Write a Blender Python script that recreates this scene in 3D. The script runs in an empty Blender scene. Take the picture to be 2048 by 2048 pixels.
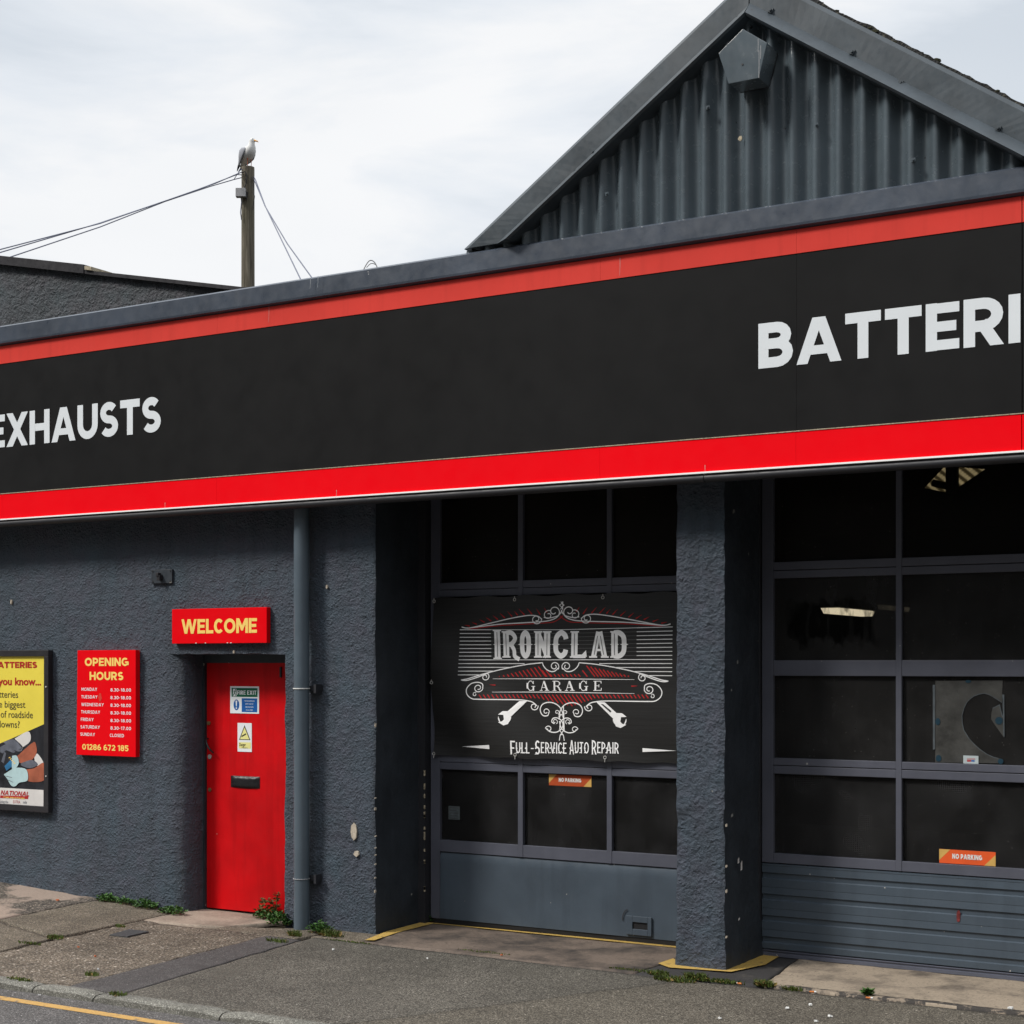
import bpy, bmesh, math, random
from mathutils import Vector, noise
R = math.radians
random.seed(7)
scene = bpy.context.scene
col = scene.collection

# ------------------------------------------------------------------ camera
F, HZ, CX = 3168.0, 1329.0, 1024.0          # focal length and horizon of the photograph (2048 px wide)
YAW = math.atan(F / 5350.0); CA, SA = math.cos(YAW), math.sin(YAW)
DIST, EYE = 9.4, 1.96                       # metres to the facade, height of the lens
cam = bpy.data.cameras.new('camera'); co = bpy.data.objects.new('camera', cam); col.objects.link(co)
co.location = (0, -DIST, EYE); co.rotation_euler = (R(90), 0, YAW)
cam.sensor_width = 36; cam.lens = 36 * F / 2048; cam.shift_y = (HZ - 1024) / 2048
cam.clip_start = .05; cam.clip_end = 600
scene.camera = co

# ------------------------------------------------------------------ sky and sun
SUN_EL, SUN_AZ = R(46), R(-42)              # azimuth measured from straight in front of the facade towards its left
w = bpy.data.worlds.new('World'); scene.world = w; w.use_nodes = True
nt = w.node_tree; N = nt.nodes; L = nt.links
bg = N['Background']
sky = N.new('ShaderNodeTexSky'); sky.sky_type = 'NISHITA'; sky.sun_disc = False
sky.sun_elevation = SUN_EL; sky.sun_rotation = math.pi - SUN_AZ * -1
sky.air_density = 1.2; sky.dust_density = 2.5
tc = N.new('ShaderNodeTexCoord'); mp = N.new('ShaderNodeMapping'); mp.inputs['Scale'].default_value = (1.6, 1.6, 5.5)
mp.inputs['Rotation'].default_value = (R(8), R(14), R(20))
L.new(tc.outputs['Generated'], mp.inputs['Vector'])
n1 = N.new('ShaderNodeTexNoise'); n1.inputs['Scale'].default_value = 2.3; n1.inputs['Detail'].default_value = 7; n1.inputs['Roughness'].default_value = .55
n1.inputs['Distortion'].default_value = .25
L.new(mp.outputs['Vector'], n1.inputs['Vector'])
cr = N.new('ShaderNodeValToRGB'); cr.color_ramp.elements[0].position = .34; cr.color_ramp.elements[0].color = (6.9, 7.45, 8.1, 1)
cr.color_ramp.elements[1].position = .60; cr.color_ramp.elements[1].color = (9.5, 9.6, 9.75, 1)
e = cr.color_ramp.elements.new(.47); e.color = (8.3, 8.7, 9.2, 1)
L.new(n1.outputs['Fac'], cr.inputs['Fac'])
n2 = N.new('ShaderNodeTexNoise'); n2.inputs['Scale'].default_value = 1.1; n2.inputs['Detail'].default_value = 4
L.new(mp.outputs['Vector'], n2.inputs['Vector'])
mr = N.new('ShaderNodeMapRange'); mr.inputs['From Min'].default_value = .3; mr.inputs['From Max'].default_value = .62
mr.inputs['To Min'].default_value = .84; mr.inputs['To Max'].default_value = 1.0
L.new(n2.outputs['Fac'], mr.inputs['Value'])
mx = N.new('ShaderNodeMix'); mx.data_type = 'RGBA'
L.new(mr.outputs['Result'], mx.inputs['Factor']); L.new(sky.outputs['Color'], mx.inputs[6]); L.new(cr.outputs['Color'], mx.inputs[7])
# an overcast sky is brightest overhead; sky low behind the viewer is dimmed to cut fill light
sxyz = N.new('ShaderNodeSeparateXYZ'); L.new(tc.outputs['Generated'], sxyz.inputs[0])
def mrange(v, a, b_, c, d):
    m_ = N.new('ShaderNodeMapRange'); m_.interpolation_type = 'SMOOTHSTEP'
    for k, q in zip(('From Min', 'From Max', 'To Min', 'To Max'), (a, b_, c, d)): m_.inputs[k].default_value = q
    L.new(v, m_.inputs['Value']); return m_.outputs['Result']
def mm(op, a, b_):
    m_ = N.new('ShaderNodeMath'); m_.operation = op
    for i, v in enumerate((a, b_)):
        if isinstance(v, (int, float)): m_.inputs[i].default_value = v
        else: L.new(v, m_.inputs[i])
    return m_.outputs[0]
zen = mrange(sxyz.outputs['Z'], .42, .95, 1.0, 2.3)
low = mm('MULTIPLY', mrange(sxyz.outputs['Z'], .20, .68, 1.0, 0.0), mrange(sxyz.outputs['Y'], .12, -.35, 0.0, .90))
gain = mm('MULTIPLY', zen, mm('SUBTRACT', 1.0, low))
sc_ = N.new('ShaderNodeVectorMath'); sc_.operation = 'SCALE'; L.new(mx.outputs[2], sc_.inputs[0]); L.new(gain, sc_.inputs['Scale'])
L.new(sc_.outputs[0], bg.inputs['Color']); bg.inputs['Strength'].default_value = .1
sd = bpy.data.lights.new('sun', 'SUN'); sd.energy = 3.2; sd.angle = R(12); sd.color = (1, .955, .89)
so = bpy.data.objects.new('sun', sd); col.objects.link(so)
sdir = Vector((math.sin(SUN_AZ) * math.cos(SUN_EL), -math.cos(SUN_AZ) * math.cos(SUN_EL), math.sin(SUN_EL)))
so.rotation_euler = sdir.to_track_quat('Z', 'Y').to_euler(); so.location = (-8, -10, 14)
scene.view_settings.view_transform = 'Standard'; scene.view_settings.look = 'None'
scene.view_settings.exposure = 0; scene.view_settings.gamma = 1
scene.render.engine = 'CYCLES'
scene.cycles.max_bounces = 8; scene.cycles.transparent_max_bounces = 16

# ------------------------------------------------------------------ measuring helpers (photo pixel -> point on a real plane)
def V(px, py, Y=0.0):
    u = (px - CX) / F; v = (HZ - py) / F; t = (DIST + Y) / (CA + u * SA)
    return (t * (-SA + u * CA), EYE + t * v)
def G(px, py, Z=0.0):
    u = (px - CX) / F; v = (HZ - py) / F; t = (Z - EYE) / v
    return (t * (-SA + u * CA), t * (CA + u * SA) - DIST)
def S(r, g, b):
    f = lambda c: (c / 255 / 12.92) if c <= 10 else ((c / 255 + .055) / 1.055) ** 2.4
    return (f(r), f(g), f(b))

# ------------------------------------------------------------------ materials
def _nodes(name):
    m = bpy.data.materials.new(name); m.use_nodes = True
    nt = m.node_tree; return m, nt, nt.nodes, nt.links, nt.nodes['Principled BSDF']
def pos(N): return N.new('ShaderNodeNewGeometry').outputs['Position']
def tnoise(N, L, vec, scale, detail=4, rough=.55, stretch=None):
    if stretch:
        mp = N.new('ShaderNodeMapping'); mp.inputs['Scale'].default_value = stretch; L.new(vec, mp.inputs['Vector']); vec = mp.outputs['Vector']
    n = N.new('ShaderNodeTexNoise'); n.inputs['Scale'].default_value = scale; n.inputs['Detail'].default_value = detail
    n.inputs['Roughness'].default_value = rough; L.new(vec, n.inputs['Vector']); return n.outputs['Fac']
def ramp(N, L, fac, stops):
    r = N.new('ShaderNodeValToRGB'); els = r.color_ramp.elements
    for i, (p, c) in enumerate(stops):
        el = els[i] if i < 2 else els.new(p)
        el.position = p; el.color = (c[0], c[1], c[2], 1) if not isinstance(c, (int, float)) else (c, c, c, 1)
    L.new(fac, r.inputs['Fac']); return r.outputs['Color']
def mixc(N, L, fac, a, b, mode='MIX'):
    m = N.new('ShaderNodeMix'); m.data_type = 'RGBA'; m.blend_type = mode
    for s, v in ((0, fac), (6, a), (7, b)):
        if isinstance(v, (int, float)): m.inputs[s].default_value = v
        elif isinstance(v, tuple): m.inputs[s].default_value = (*v, 1)
        else: L.new(v, m.inputs[s])
    return m.outputs[2]
def math_(N, L, op, a, b=None, clamp=False):
    m = N.new('ShaderNodeMath'); m.operation = op; m.use_clamp = clamp
    for i, v in enumerate((a, b)):
        if v is None: continue
        if isinstance(v, (int, float)): m.inputs[i].default_value = v
        else: L.new(v, m.inputs[i])
    return m.outputs[0]
def bumpn(N, L, bs, height, strength, dist, prev=None):
    b = N.new('ShaderNodeBump'); b.inputs['Strength'].default_value = strength; b.inputs['Distance'].default_value = dist
    L.new(height, b.inputs['Height'])
    if prev is not None: L.new(prev, b.inputs['Normal'])
    L.new(b.outputs['Normal'], bs.inputs['Normal']); return b.outputs['Normal']
def mul(c, k): return tuple(min(1, x * k) for x in c)

def paint(name, c, rough=.5, var=.12, vs=2.5, spec=.4, bump=0.0, bs_=60, chips=None, chip_c=(.55, .53, .5), streak=0.0):
    """painted or plain surface: slow tone drift, faint vertical dirt streaks, optional chipped flecks and fine bump"""
    m, nt, N, L, b = _nodes(name); p = pos(N)
    n = tnoise(N, L, p, vs, 5, .6)
    c_ = ramp(N, L, n, [(.3, mul(c, 1 - var)), (.7, mul(c, 1 + var))])
    if streak:
        s = tnoise(N, L, p, 1, 4, .6, (14, 14, 1.1))
        c_ = mixc(N, L, ramp(N, L, s, [(.5, 0), (.75, streak)]), c_, mul(c, .55))
    if chips:
        k = tnoise(N, L, p, chips[0], 2, .5)
        c_ = mixc(N, L, ramp(N, L, k, [(chips[1], 0), (chips[1] + .015, 1)]), c_, chip_c)
    L.new(c_, b.inputs['Base Color'])
    r = tnoise(N, L, p, vs * 6, 3)
    L.new(ramp(N, L, r, [(.3, max(0, rough - .08)), (.7, min(1, rough + .08))]), b.inputs['Roughness'])
    b.inputs['Specular IOR Level'].default_value = spec
    if bump: bumpn(N, L, b, tnoise(N, L, p, bs_, 3, .6), bump, .004)
    return m

def stucco(name, c, coarse=1.0):
    m, nt, N, L, b = _nodes(name); p = pos(N)
    big = tnoise(N, L, p, .9, 5, .6); mid = tnoise(N, L, p, 7, 4, .6)
    c_ = ramp(N, L, big, [(.3, mul(c, .82)), (.72, mul(c, 1.16))])
    warm = ramp(N, L, mid, [(.40, 0), (.62, .8)])
    c_ = mixc(N, L, warm, c_, (c[0] * 1.08, c[1] * .92, c[2] * .96)); hue = ramp(N, L, tnoise(N, L, p, 2.6, 4, .6), [(.45, 0), (.68, .75)])
    c_ = mixc(N, L, hue, c_, (c[0] * .80, c[1] * 1.0, c[2] * 1.0))
    st = tnoise(N, L, p, 1, 5, .6, (9, 9, .9))
    c_ = mixc(N, L, ramp(N, L, st, [(.47, 0), (.75, .75)]), c_, mul(c, .62))
    fl = tnoise(N, L, p, 9, 3, .5)
    c_ = mixc(N, L, ramp(N, L, fl, [(.775, 0), (.785, 1)]), c_, (.33, .33, .32))
    L.new(c_, b.inputs['Base Color']); b.inputs['Roughness'].default_value = .62; b.inputs['Specular IOR Level'].default_value = .45
    dn = N.new('ShaderNodeTexNoise'); dn.inputs['Scale'].default_value = 22 / coarse; dn.inputs['Detail'].default_value = 3; L.new(p, dn.inputs['Vector'])
    ad = N.new('ShaderNodeVectorMath'); ad.operation = 'MULTIPLY_ADD'; L.new(dn.outputs['Color'], ad.inputs[0]); ad.inputs[1].default_value = (.05 * coarse,) * 3; L.new(p, ad.inputs[2])
    v = N.new('ShaderNodeTexVoronoi'); v.feature = 'SMOOTH_F1'; v.inputs['Scale'].default_value = 44 / coarse; v.inputs['Smoothness'].default_value = .25; L.new(ad.outputs[0], v.inputs['Vector'])
    lump = math_(N, L, 'POWER', math_(N, L, 'SUBTRACT', 1.0, v.outputs['Distance'], True), 2.0)
    lump = math_(N, L, 'MULTIPLY', lump, ramp(N, L, tnoise(N, L, p, 13 / coarse, 3, .6), [(.35, .25), (.65, 1.0)]))
    h = math_(N, L, 'ADD', math_(N, L, 'MULTIPLY', lump, .55), math_(N, L, 'MULTIPLY', tnoise(N, L, p, 70 / coarse, 6, .72), .75))
    h = math_(N, L, 'ADD', h, math_(N, L, 'MULTIPLY', tnoise(N, L, p, 16, 3, .5), .8))
    pn = bumpn(N, L, b, h, 1.0, .042 * coarse)
    return m

def aggregate(name, base, dark, light, scale=90, bump=.5, patch=.25, pale=.07, big=.8, dist=.004):
    """tarmac or worn concrete: stones of mixed tone in a binder, slow patches, bump"""
    m, nt, N, L, b = _nodes(name); p = pos(N)
    v = N.new('ShaderNodeTexVoronoi'); v.inputs['Scale'].default_value = scale; L.new(p, v.inputs['Vector'])
    sep = N.new('ShaderNodeSeparateColor'); L.new(v.outputs['Color'], sep.inputs['Color'])
    c_ = ramp(N, L, sep.outputs['Red'], [(.0, dark), (.45, base), (.8, mul(base, 1.25)), (1.0, light)])
    edge = ramp(N, L, v.outputs['Distance'], [(.25, 0), (.62, .75)])
    c_ = mixc(N, L, edge, c_, mul(dark, .8))
    v2 = N.new('ShaderNodeTexVoronoi'); v2.inputs['Scale'].default_value = scale * .37; L.new(p, v2.inputs['Vector'])
    s2 = N.new('ShaderNodeSeparateColor'); L.new(v2.outputs['Color'], s2.inputs['Color'])
    c_ = mixc(N, L, math_(N, L, 'MULTIPLY', ramp(N, L, s2.outputs['Green'], [(1 - pale, 0), (1 - pale + .01, .8)]), ramp(N, L, v2.outputs['Distance'], [(.2, 1), (.32, 0)])), c_, mul(light, 1.5))
    n = tnoise(N, L, p, big, 6, .65)
    c_ = mixc(N, L, 1.0, c_, ramp(N, L, n, [(.3, 1 - patch), (.7, 1 + 0 * patch)]), 'MULTIPLY')
    oil = tnoise(N, L, p, 1.7, 5, .55); c_ = mixc(N, L, ramp(N, L, oil, [(.60, 0), (.70, .55)]), c_, mul(base, .42))
    n3 = tnoise(N, L, p, 5, 4, .6)
    c_ = mixc(N, L, 1.0, c_, ramp(N, L, n3, [(.3, .82), (.7, 1)]), 'MULTIPLY')
    L.new(c_, b.inputs['Base Color']); b.inputs['Roughness'].default_value = .85; b.inputs['Specular IOR Level'].default_value = .3
    h = math_(N, L, 'ADD', math_(N, L, 'MULTIPLY', v.outputs['Distance'], -.8), tnoise(N, L, p, scale * .5, 3, .6))
    bumpn(N, L, b, h, bump, dist)
    return m

def smooth_concrete(name, c, stain, lo=.45, hi=.62, sc=2.2):
    m, nt, N, L, b = _nodes(name); p = pos(N)
    n = tnoise(N, L, p, sc, 7, .68); f = tnoise(N, L, p, 45, 4, .7)
    c_ = ramp(N, L, f, [(.3, mul(c, .8)), (.7, mul(c, 1.15))])
    c_ = mixc(N, L, ramp(N, L, n, [(lo, 0), (hi, .9)]), c_, stain)
    sp = tnoise(N, L, p, 60, 1, .4); c_ = mixc(N, L, ramp(N, L, sp, [(.70, 0), (.72, .8)]), c_, mul(stain, .5))
    L.new(c_, b.inputs['Base Color']); b.inputs['Roughness'].default_value = .8; b.inputs['Specular IOR Level'].default_value = .3
    bumpn(N, L, b, f, .4, .004); return m

def worn_paint(name, c, under, keep=.5):
    m, nt, N, L, b = _nodes(name); p = pos(N)
    n = tnoise(N, L, p, 14, 6, .75); f = tnoise(N, L, p, 90, 3, .6)
    c_ = ramp(N, L, f, [(.3, mul(c, .75)), (.7, mul(c, 1.1))])
    c_ = mixc(N, L, ramp(N, L, n, [(keep, 0), (keep + .12, 1)]), c_, under)
    L.new(c_, b.inputs['Base Color']); b.inputs['Roughness'].default_value = .8
    bumpn(N, L, b, f, .5, .003); return m

def dirty_glass(name, haze=.5, tint=.016, clear=None, grid=False, warm=False):
    """old garage glazing: part clear, part filmed with grime; grid = wired glass"""
    m, nt, N, L, b = _nodes(name); p = pos(N); out = N['Material Output']
    n = tnoise(N, L, p, 3, 6, .7); st = tnoise(N, L, p, 1, 5, .6, (16, 16, 1.3))
    film = ramp(N, L, math_(N, L, 'ADD', math_(N, L, 'MULTIPLY', n, .6), math_(N, L, 'MULTIPLY', st, .4)), [(.3, haze * .75), (.7, min(1, haze * 1.2))])
    t = (tint * 1.0, tint * .98, tint * .97) if not warm else (tint * 1.15, tint, tint * .85)
    c_ = ramp(N, L, n, [(.3, mul(t, .72)), (.7, mul(t, 1.3))])
    sp = tnoise(N, L, p, 75, 1, .4); spk = ramp(N, L, sp, [(.775, 0), (.785, 1)])
    c_ = mixc(N, L, math_(N, L, 'MULTIPLY', spk, .5), c_, (.25, .24, .22))
    if clear:
        x0, x1, z0, z1 = clear
        q = N.new('ShaderNodeVectorMath'); q.operation = 'MULTIPLY_ADD'; dn = N.new('ShaderNodeTexNoise'); dn.inputs['Scale'].default_value = 13; dn.inputs['Detail'].default_value = 5
        mp = N.new('ShaderNodeMapping'); mp.inputs['Scale'].default_value = (1.3, 1, .6); L.new(p, mp.inputs['Vector']); L.new(mp.outputs['Vector'], dn.inputs['Vector'])
        sb = N.new('ShaderNodeVectorMath'); sb.operation = 'SUBTRACT'; L.new(dn.outputs['Color'], sb.inputs[0]); sb.inputs[1].default_value = (.5, .5, .5)
        L.new(sb.outputs[0], q.inputs[0]); q.inputs[1].default_value = (.16, 0, .24); L.new(p, q.inputs[2])
        sx = N.new('ShaderNodeSeparateXYZ'); L.new(q.outputs[0], sx.inputs[0])
        f = None
        for sock, a, sg in ((sx.outputs['X'], x0, 1), (sx.outputs['X'], x1, -1), (sx.outputs['Z'], z0, 1), (sx.outputs['Z'], z1, -1)):
            g = math_(N, L, 'ADD', math_(N, L, 'MULTIPLY', math_(N, L, 'SUBTRACT', sock, a), sg / .05), .5, True); f = g if f is None else math_(N, L, 'MULTIPLY', f, g)
        film = math_(N, L, 'MULTIPLY', film, math_(N, L, 'SUBTRACT', 1.0, math_(N, L, 'MULTIPLY', math_(N, L, 'MULTIPLY', f, ramp(N, L, tnoise(N, L, p, 1, 5, .6, (20, 20, 5)), [(.34, .45), (.48, 1)])), .9)))
    if grid:
        sx = N.new('ShaderNodeSeparateXYZ'); L.new(p, sx.inputs[0]); g = None
        for s in ('X', 'Z'):
            a = math_(N, L, 'FRACT', math_(N, L, 'MULTIPLY', sx.outputs[s], 1 / .0125))
            k = math_(N, L, 'LESS_THAN', a, .2); g = k if g is None else math_(N, L, 'MAXIMUM', g, k)
        gm = ramp(N, L, tnoise(N, L, p, 2.2, 3), [(.38, .15), (.6, .8)])
        g = math_(N, L, 'MULTIPLY', g, gm)
        c_ = mixc(N, L, g, c_, (.07, .07, .073)); film = math_(N, L, 'MAXIMUM', film, g)
    L.new(c_, b.inputs['Base Color']); b.inputs['Roughness'].default_value = .3; b.inputs['Specular IOR Level'].default_value = .12
    tr = N.new('ShaderNodeBsdfTransparent'); tr.inputs['Color'].default_value = (.8, .8, .78, 1)
    gl = N.new('ShaderNodeBsdfGlossy'); gl.inputs['Roughness'].default_value = .02; gl.inputs['Color'].default_value = (.5, .5, .5, 1)
    lw = N.new('ShaderNodeFresnel'); lw.inputs['IOR'].default_value = 1.16
    ms = N.new('ShaderNodeMixShader'); L.new(lw.outputs[0], ms.inputs[0]); L.new(tr.outputs[0], ms.inputs[1]); L.new(gl.outputs[0], ms.inputs[2])
    m2 = N.new('ShaderNodeMixShader'); L.new(film, m2.inputs[0]); L.new(ms.outputs[0], m2.inputs[1]); L.new(b.outputs[0], m2.inputs[2])
    L.new(m2.outputs[0], out.inputs['Surface']); return m

def emit(name, c, s):
    m, nt, N, L, b = _nodes(name); b.inputs['Base Color'].default_value = (*mul(c, .8), 1)
    b.inputs['Emission Color'].default_value = (*c, 1); b.inputs['Emission Strength'].default_value = s; return m

WALLC = (.073, .094, .124)
M = {
 'stucco': stucco('dark_stucco', WALLC), 'stucco_pillar': stucco('pillar_stucco', mul(WALLC, 1.02), 1.35), 'stucco_far': stucco('roughcast', (.088, .098, .11), 1.5),
 'reveal': paint('shade_darkened_render', (.030, .037, .046), .5, .25, 4, .4, .5, 40, (11, .73), (.3, .3, .28), .4),  # dark smooth render, colour lowered further to deepen shade on the reveals
 'frame': paint('door_frame_paint', (.082, .087, .112), .42, .12, 3, .45, .1, 80, (22, .775), (.4, .38, .36), .15),
 'panel': paint('door_panel_paint', (.060, .080, .103), .40, .18, 1.6, .45, .12, 50, (24, .745), (.5, .47, .44), .3),
 'metal': paint('grey_cladding_paint', (.080, .102, .118), .22, .14, 3, .7, .02, 40, (20, .76), (.02, .02, .02), .35),
 'barge': paint('verge_paint', (.046, .059, .070), .45, .25, 4, .45, .06, 50, (18, .74), (.03, .03, .03), .15),
 'capping': paint('capping_paint', (.050, .062, .083), .35, .22, 2, .5, .1, 60, (26, .79), (.4, .4, .4), .2),
 'pipe': paint('downpipe_paint', (.082, .108, .132), .38, .1, 3, .5),
 'gutter': paint('dark_trim', (.020, .021, .026), .55, .15, 3, .5),
 'dark': paint('near_black', (.012, .012, .013), .6, .2, 3, .3),
 'black': paint('black_frame', (.022, .021, .024), .45, .2, 4, .4),
 'sign_black': paint('sign_black', (.0115, .0115, .0118), .5, .12, .7, .10),
 'red_pale': paint('pale_red', (.66, .055, .042), .5, .09, 1.2, .08, streak=.22),  # upper band: a paler red than the lower one
 'red': paint('bright_red', (.88, .002, .008), .5, .03, 1.5, .06),
 'red_sign': paint('sign_red', (.80, .002, .007), .45, .03, 2, .08),
 'door_red': paint('door_red', (.56, .003, .006), .40, .22, 1.6, .2, .15, 20, (24, .78), (.4, .2, .18), .45),
 'white': paint('white_vinyl', (.80, .83, .86), .5, .03, 3, .3), 'letter': paint('pale_grey_vinyl', (.70, .74, .77), .5, .03, 3, .3),
 'trim_white': paint('white_trim', (.9, .9, .9), .5, .04, 3, .3),
 'yellow_txt': paint('yellow_vinyl', (.95, .66, .17), .5, .03, 3, .25),
 'poster_yellow': paint('poster_yellow', (.80, .66, .085), .35, .06, 3, .4, .3, 6), 'poster_red': paint('poster_red', (.42, .02, .02), .4, .05, 3, .3),
 'poster_text': paint('poster_grey_text', (.07, .06, .03), .5, .05, 3, .3), 'skin': paint('printed_skin', (.34, .10, .055), .5, .3, 9, .3),
 'glove': paint('printed_glove', (.42, .58, .60), .5, .12, 9, .3), 'blue': paint('printed_blue', (.03, .16, .33), .5, .25, 12, .3),
 'pblack': paint('printed_black', (.02, .021, .026), .4, .5, 12, .3), 'pwhite': paint('printed_white', (.66, .64, .62), .5, .08, 6, .3),
 'pgrey': paint('printed_grey', (.12, .13, .16), .5, .3, 14, .3),
 'green': paint('safety_green', (.005, .12, .06), .4, .04, 4, .3), 'sblue': paint('safety_blue', (.012, .11, .38), .4, .04, 4, .3), 'pale_yellow': paint('warning_yellow', (.80, .76, .30), .4, .04, 4, .3),
 'orange': paint('orange_sticker', (.72, .10, .022), .5, .12, 8, .3), 'tan': paint('tan_corner', (.58, .36, .10), .5, .1, 8, .3),
 'banner': None, 'art_white': paint('banner_print_white', (.95, .95, .95), .6, .06, 9, .15), 'art_red': paint('banner_print_red', (.52, .03, .03), .6, .1, 9, .15), 'art_dim': paint('banner_print_grey', (.12, .12, .12), .6, .1, 9, .15),
 'steel': paint('dull_steel', (.45, .44, .42), .35, .2, 20, .5), 'brass': paint('dull_brass', (.20, .13, .06), .4, .2, 20, .5), 'tape': paint('black_tape', (.012, .012, .014), .36, .2, 10, .4, .8, 60),
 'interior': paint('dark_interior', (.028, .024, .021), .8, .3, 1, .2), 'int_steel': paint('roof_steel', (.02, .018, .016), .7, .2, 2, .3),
 'roof': aggregate('mossy_roof', (.05, .05, .047), (.02, .02, .02), (.12, .11, .08), 60, .8, .4, .05, 1.5, .01),
 'moss': paint('moss', (.030, .030, .018), .95, .5, 30, .1, 1, 120), 'leaf': paint('weed_leaf', (.05, .12, .022), .55, .6, 18, .35), 'leaf_dry': paint('dry_weed', (.16, .11, .035), .7, .4, 25, .2), 'grass': paint('grass_blade', (.075, .105, .018), .6, .6, 18, .3),
 'wood': None,
 'feather': paint('white_feather', (.72, .72, .71), .75, .06, 20, .2), 'feather_grey': paint('grey_feather', (.30, .31, .34), .75, .1, 20, .2), 'feather_black': paint('black_feather', (.02, .02, .025), .7, .1, 20, .2), 'beak': paint('beak', (.75, .36, .05), .5, .1, 20, .3),
 'wire': paint('grey_wire', (.10, .11, .16), .5, .1, 3, .4), 'boxgrey': paint('pale_grey_plastic', (.36, .36, .37), .5, .1, 8, .4),
 'tarmac': aggregate('grey_tarmac', (.19, .172, .142), (.055, .05, .042), (.36, .33, .285), 115, .6, .4, .02, .9),
 'tarmac_brown': aggregate('brown_grey_tarmac', (.205, .18, .142), (.062, .054, .043), (.37, .335, .28), 115, .6, .4, .025, .9),
 'tarmac_patch': aggregate('dark_tarmac', (.11, .10, .098), (.052, .048, .047), (.24, .23, .22), 150, .4, .2, .02, 1.5),
 'road': aggregate('road_tarmac', (.165, .155, .15), (.06, .057, .055), (.36, .34, .33), 120, .5, .2, .03, .7),
 'slab_pink': None, 'slab': aggregate('worn_concrete', (.255, .212, .158), (.085, .07, .053), (.46, .40, .33), 110, .5, .4, .03, 2.2),
 'slab_rough': aggregate('exposed_aggregate', (.255, .208, .158), (.09, .072, .055), (.50, .44, .37), 78, .8, .45, .10, 2.5, .008),
 'slab_smooth': smooth_concrete('smooth_concrete', (.33, .265, .21), (.15, .12, .095), .45, .68),
 'step1': smooth_concrete('oily_threshold', (.15, .116, .093), (.036, .031, .028), .42, .62, 2.6), 'grime': smooth_concrete('black_grime', (.045, .04, .036), (.26, .21, .16), .50, .56, 9), 'step2': smooth_concrete('tan_threshold', (.30, .245, .185), (.075, .062, .052), .47, .66, 2.4), 'oil': smooth_concrete('black_stained_tarmac', (.036, .034, .034), (.085, .075, .065), .55, .75, 5),
 'kerb': aggregate('granite_kerb', (.27, .262, .225), (.13, .125, .11), (.46, .45, .40), 130, .5, .3, .03, 3),
 'soil': paint('soil', (.025, .022, .014), .95, .4, 20, .1, 1, 80),
 'yel_line': worn_paint('yellow_road_paint', (.48, .285, .085), (.12, .108, .09), .55), 'yel_edge': worn_paint('yellow_edge_paint', (.46, .30, .07), (.14, .10, .05), .55), 'yel_bright': worn_paint('yellow_edge_bright', (.50, .33, .03), (.1, .07, .03), .6),
 'iron': paint('cast_iron', (.05, .05, .052), .55, .2, 30, .4, .6, 90),
 'paper': paint('white_paper', (.7, .7, .68), .7, .08, 20, .2), 'butt': paint('orange_filter', (.55, .18, .05), .7, .15, 40, .2), 'dryleaf': paint('fallen_leaf', (.42, .12, .05), .7, .2, 30, .2),
 'film': paint('cloudy_film', (.050, .050, .047), .4, .5, 6, .4, .8, 16), 'film_tape': paint('blue_tape', (.008, .034, .055), .5, .2, 20, .3), 'film_edge': paint('film_edge', (.08, .095, .105), .5, .3, 20, .3),
 'plaster': paint('bare_plaster', (.48, .42, .34), .85, .25, 40, .2, .6, 90), 'chipped': paint('chipped_edge', (.38, .33, .24), .8, .4, 60, .2),
}
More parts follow.
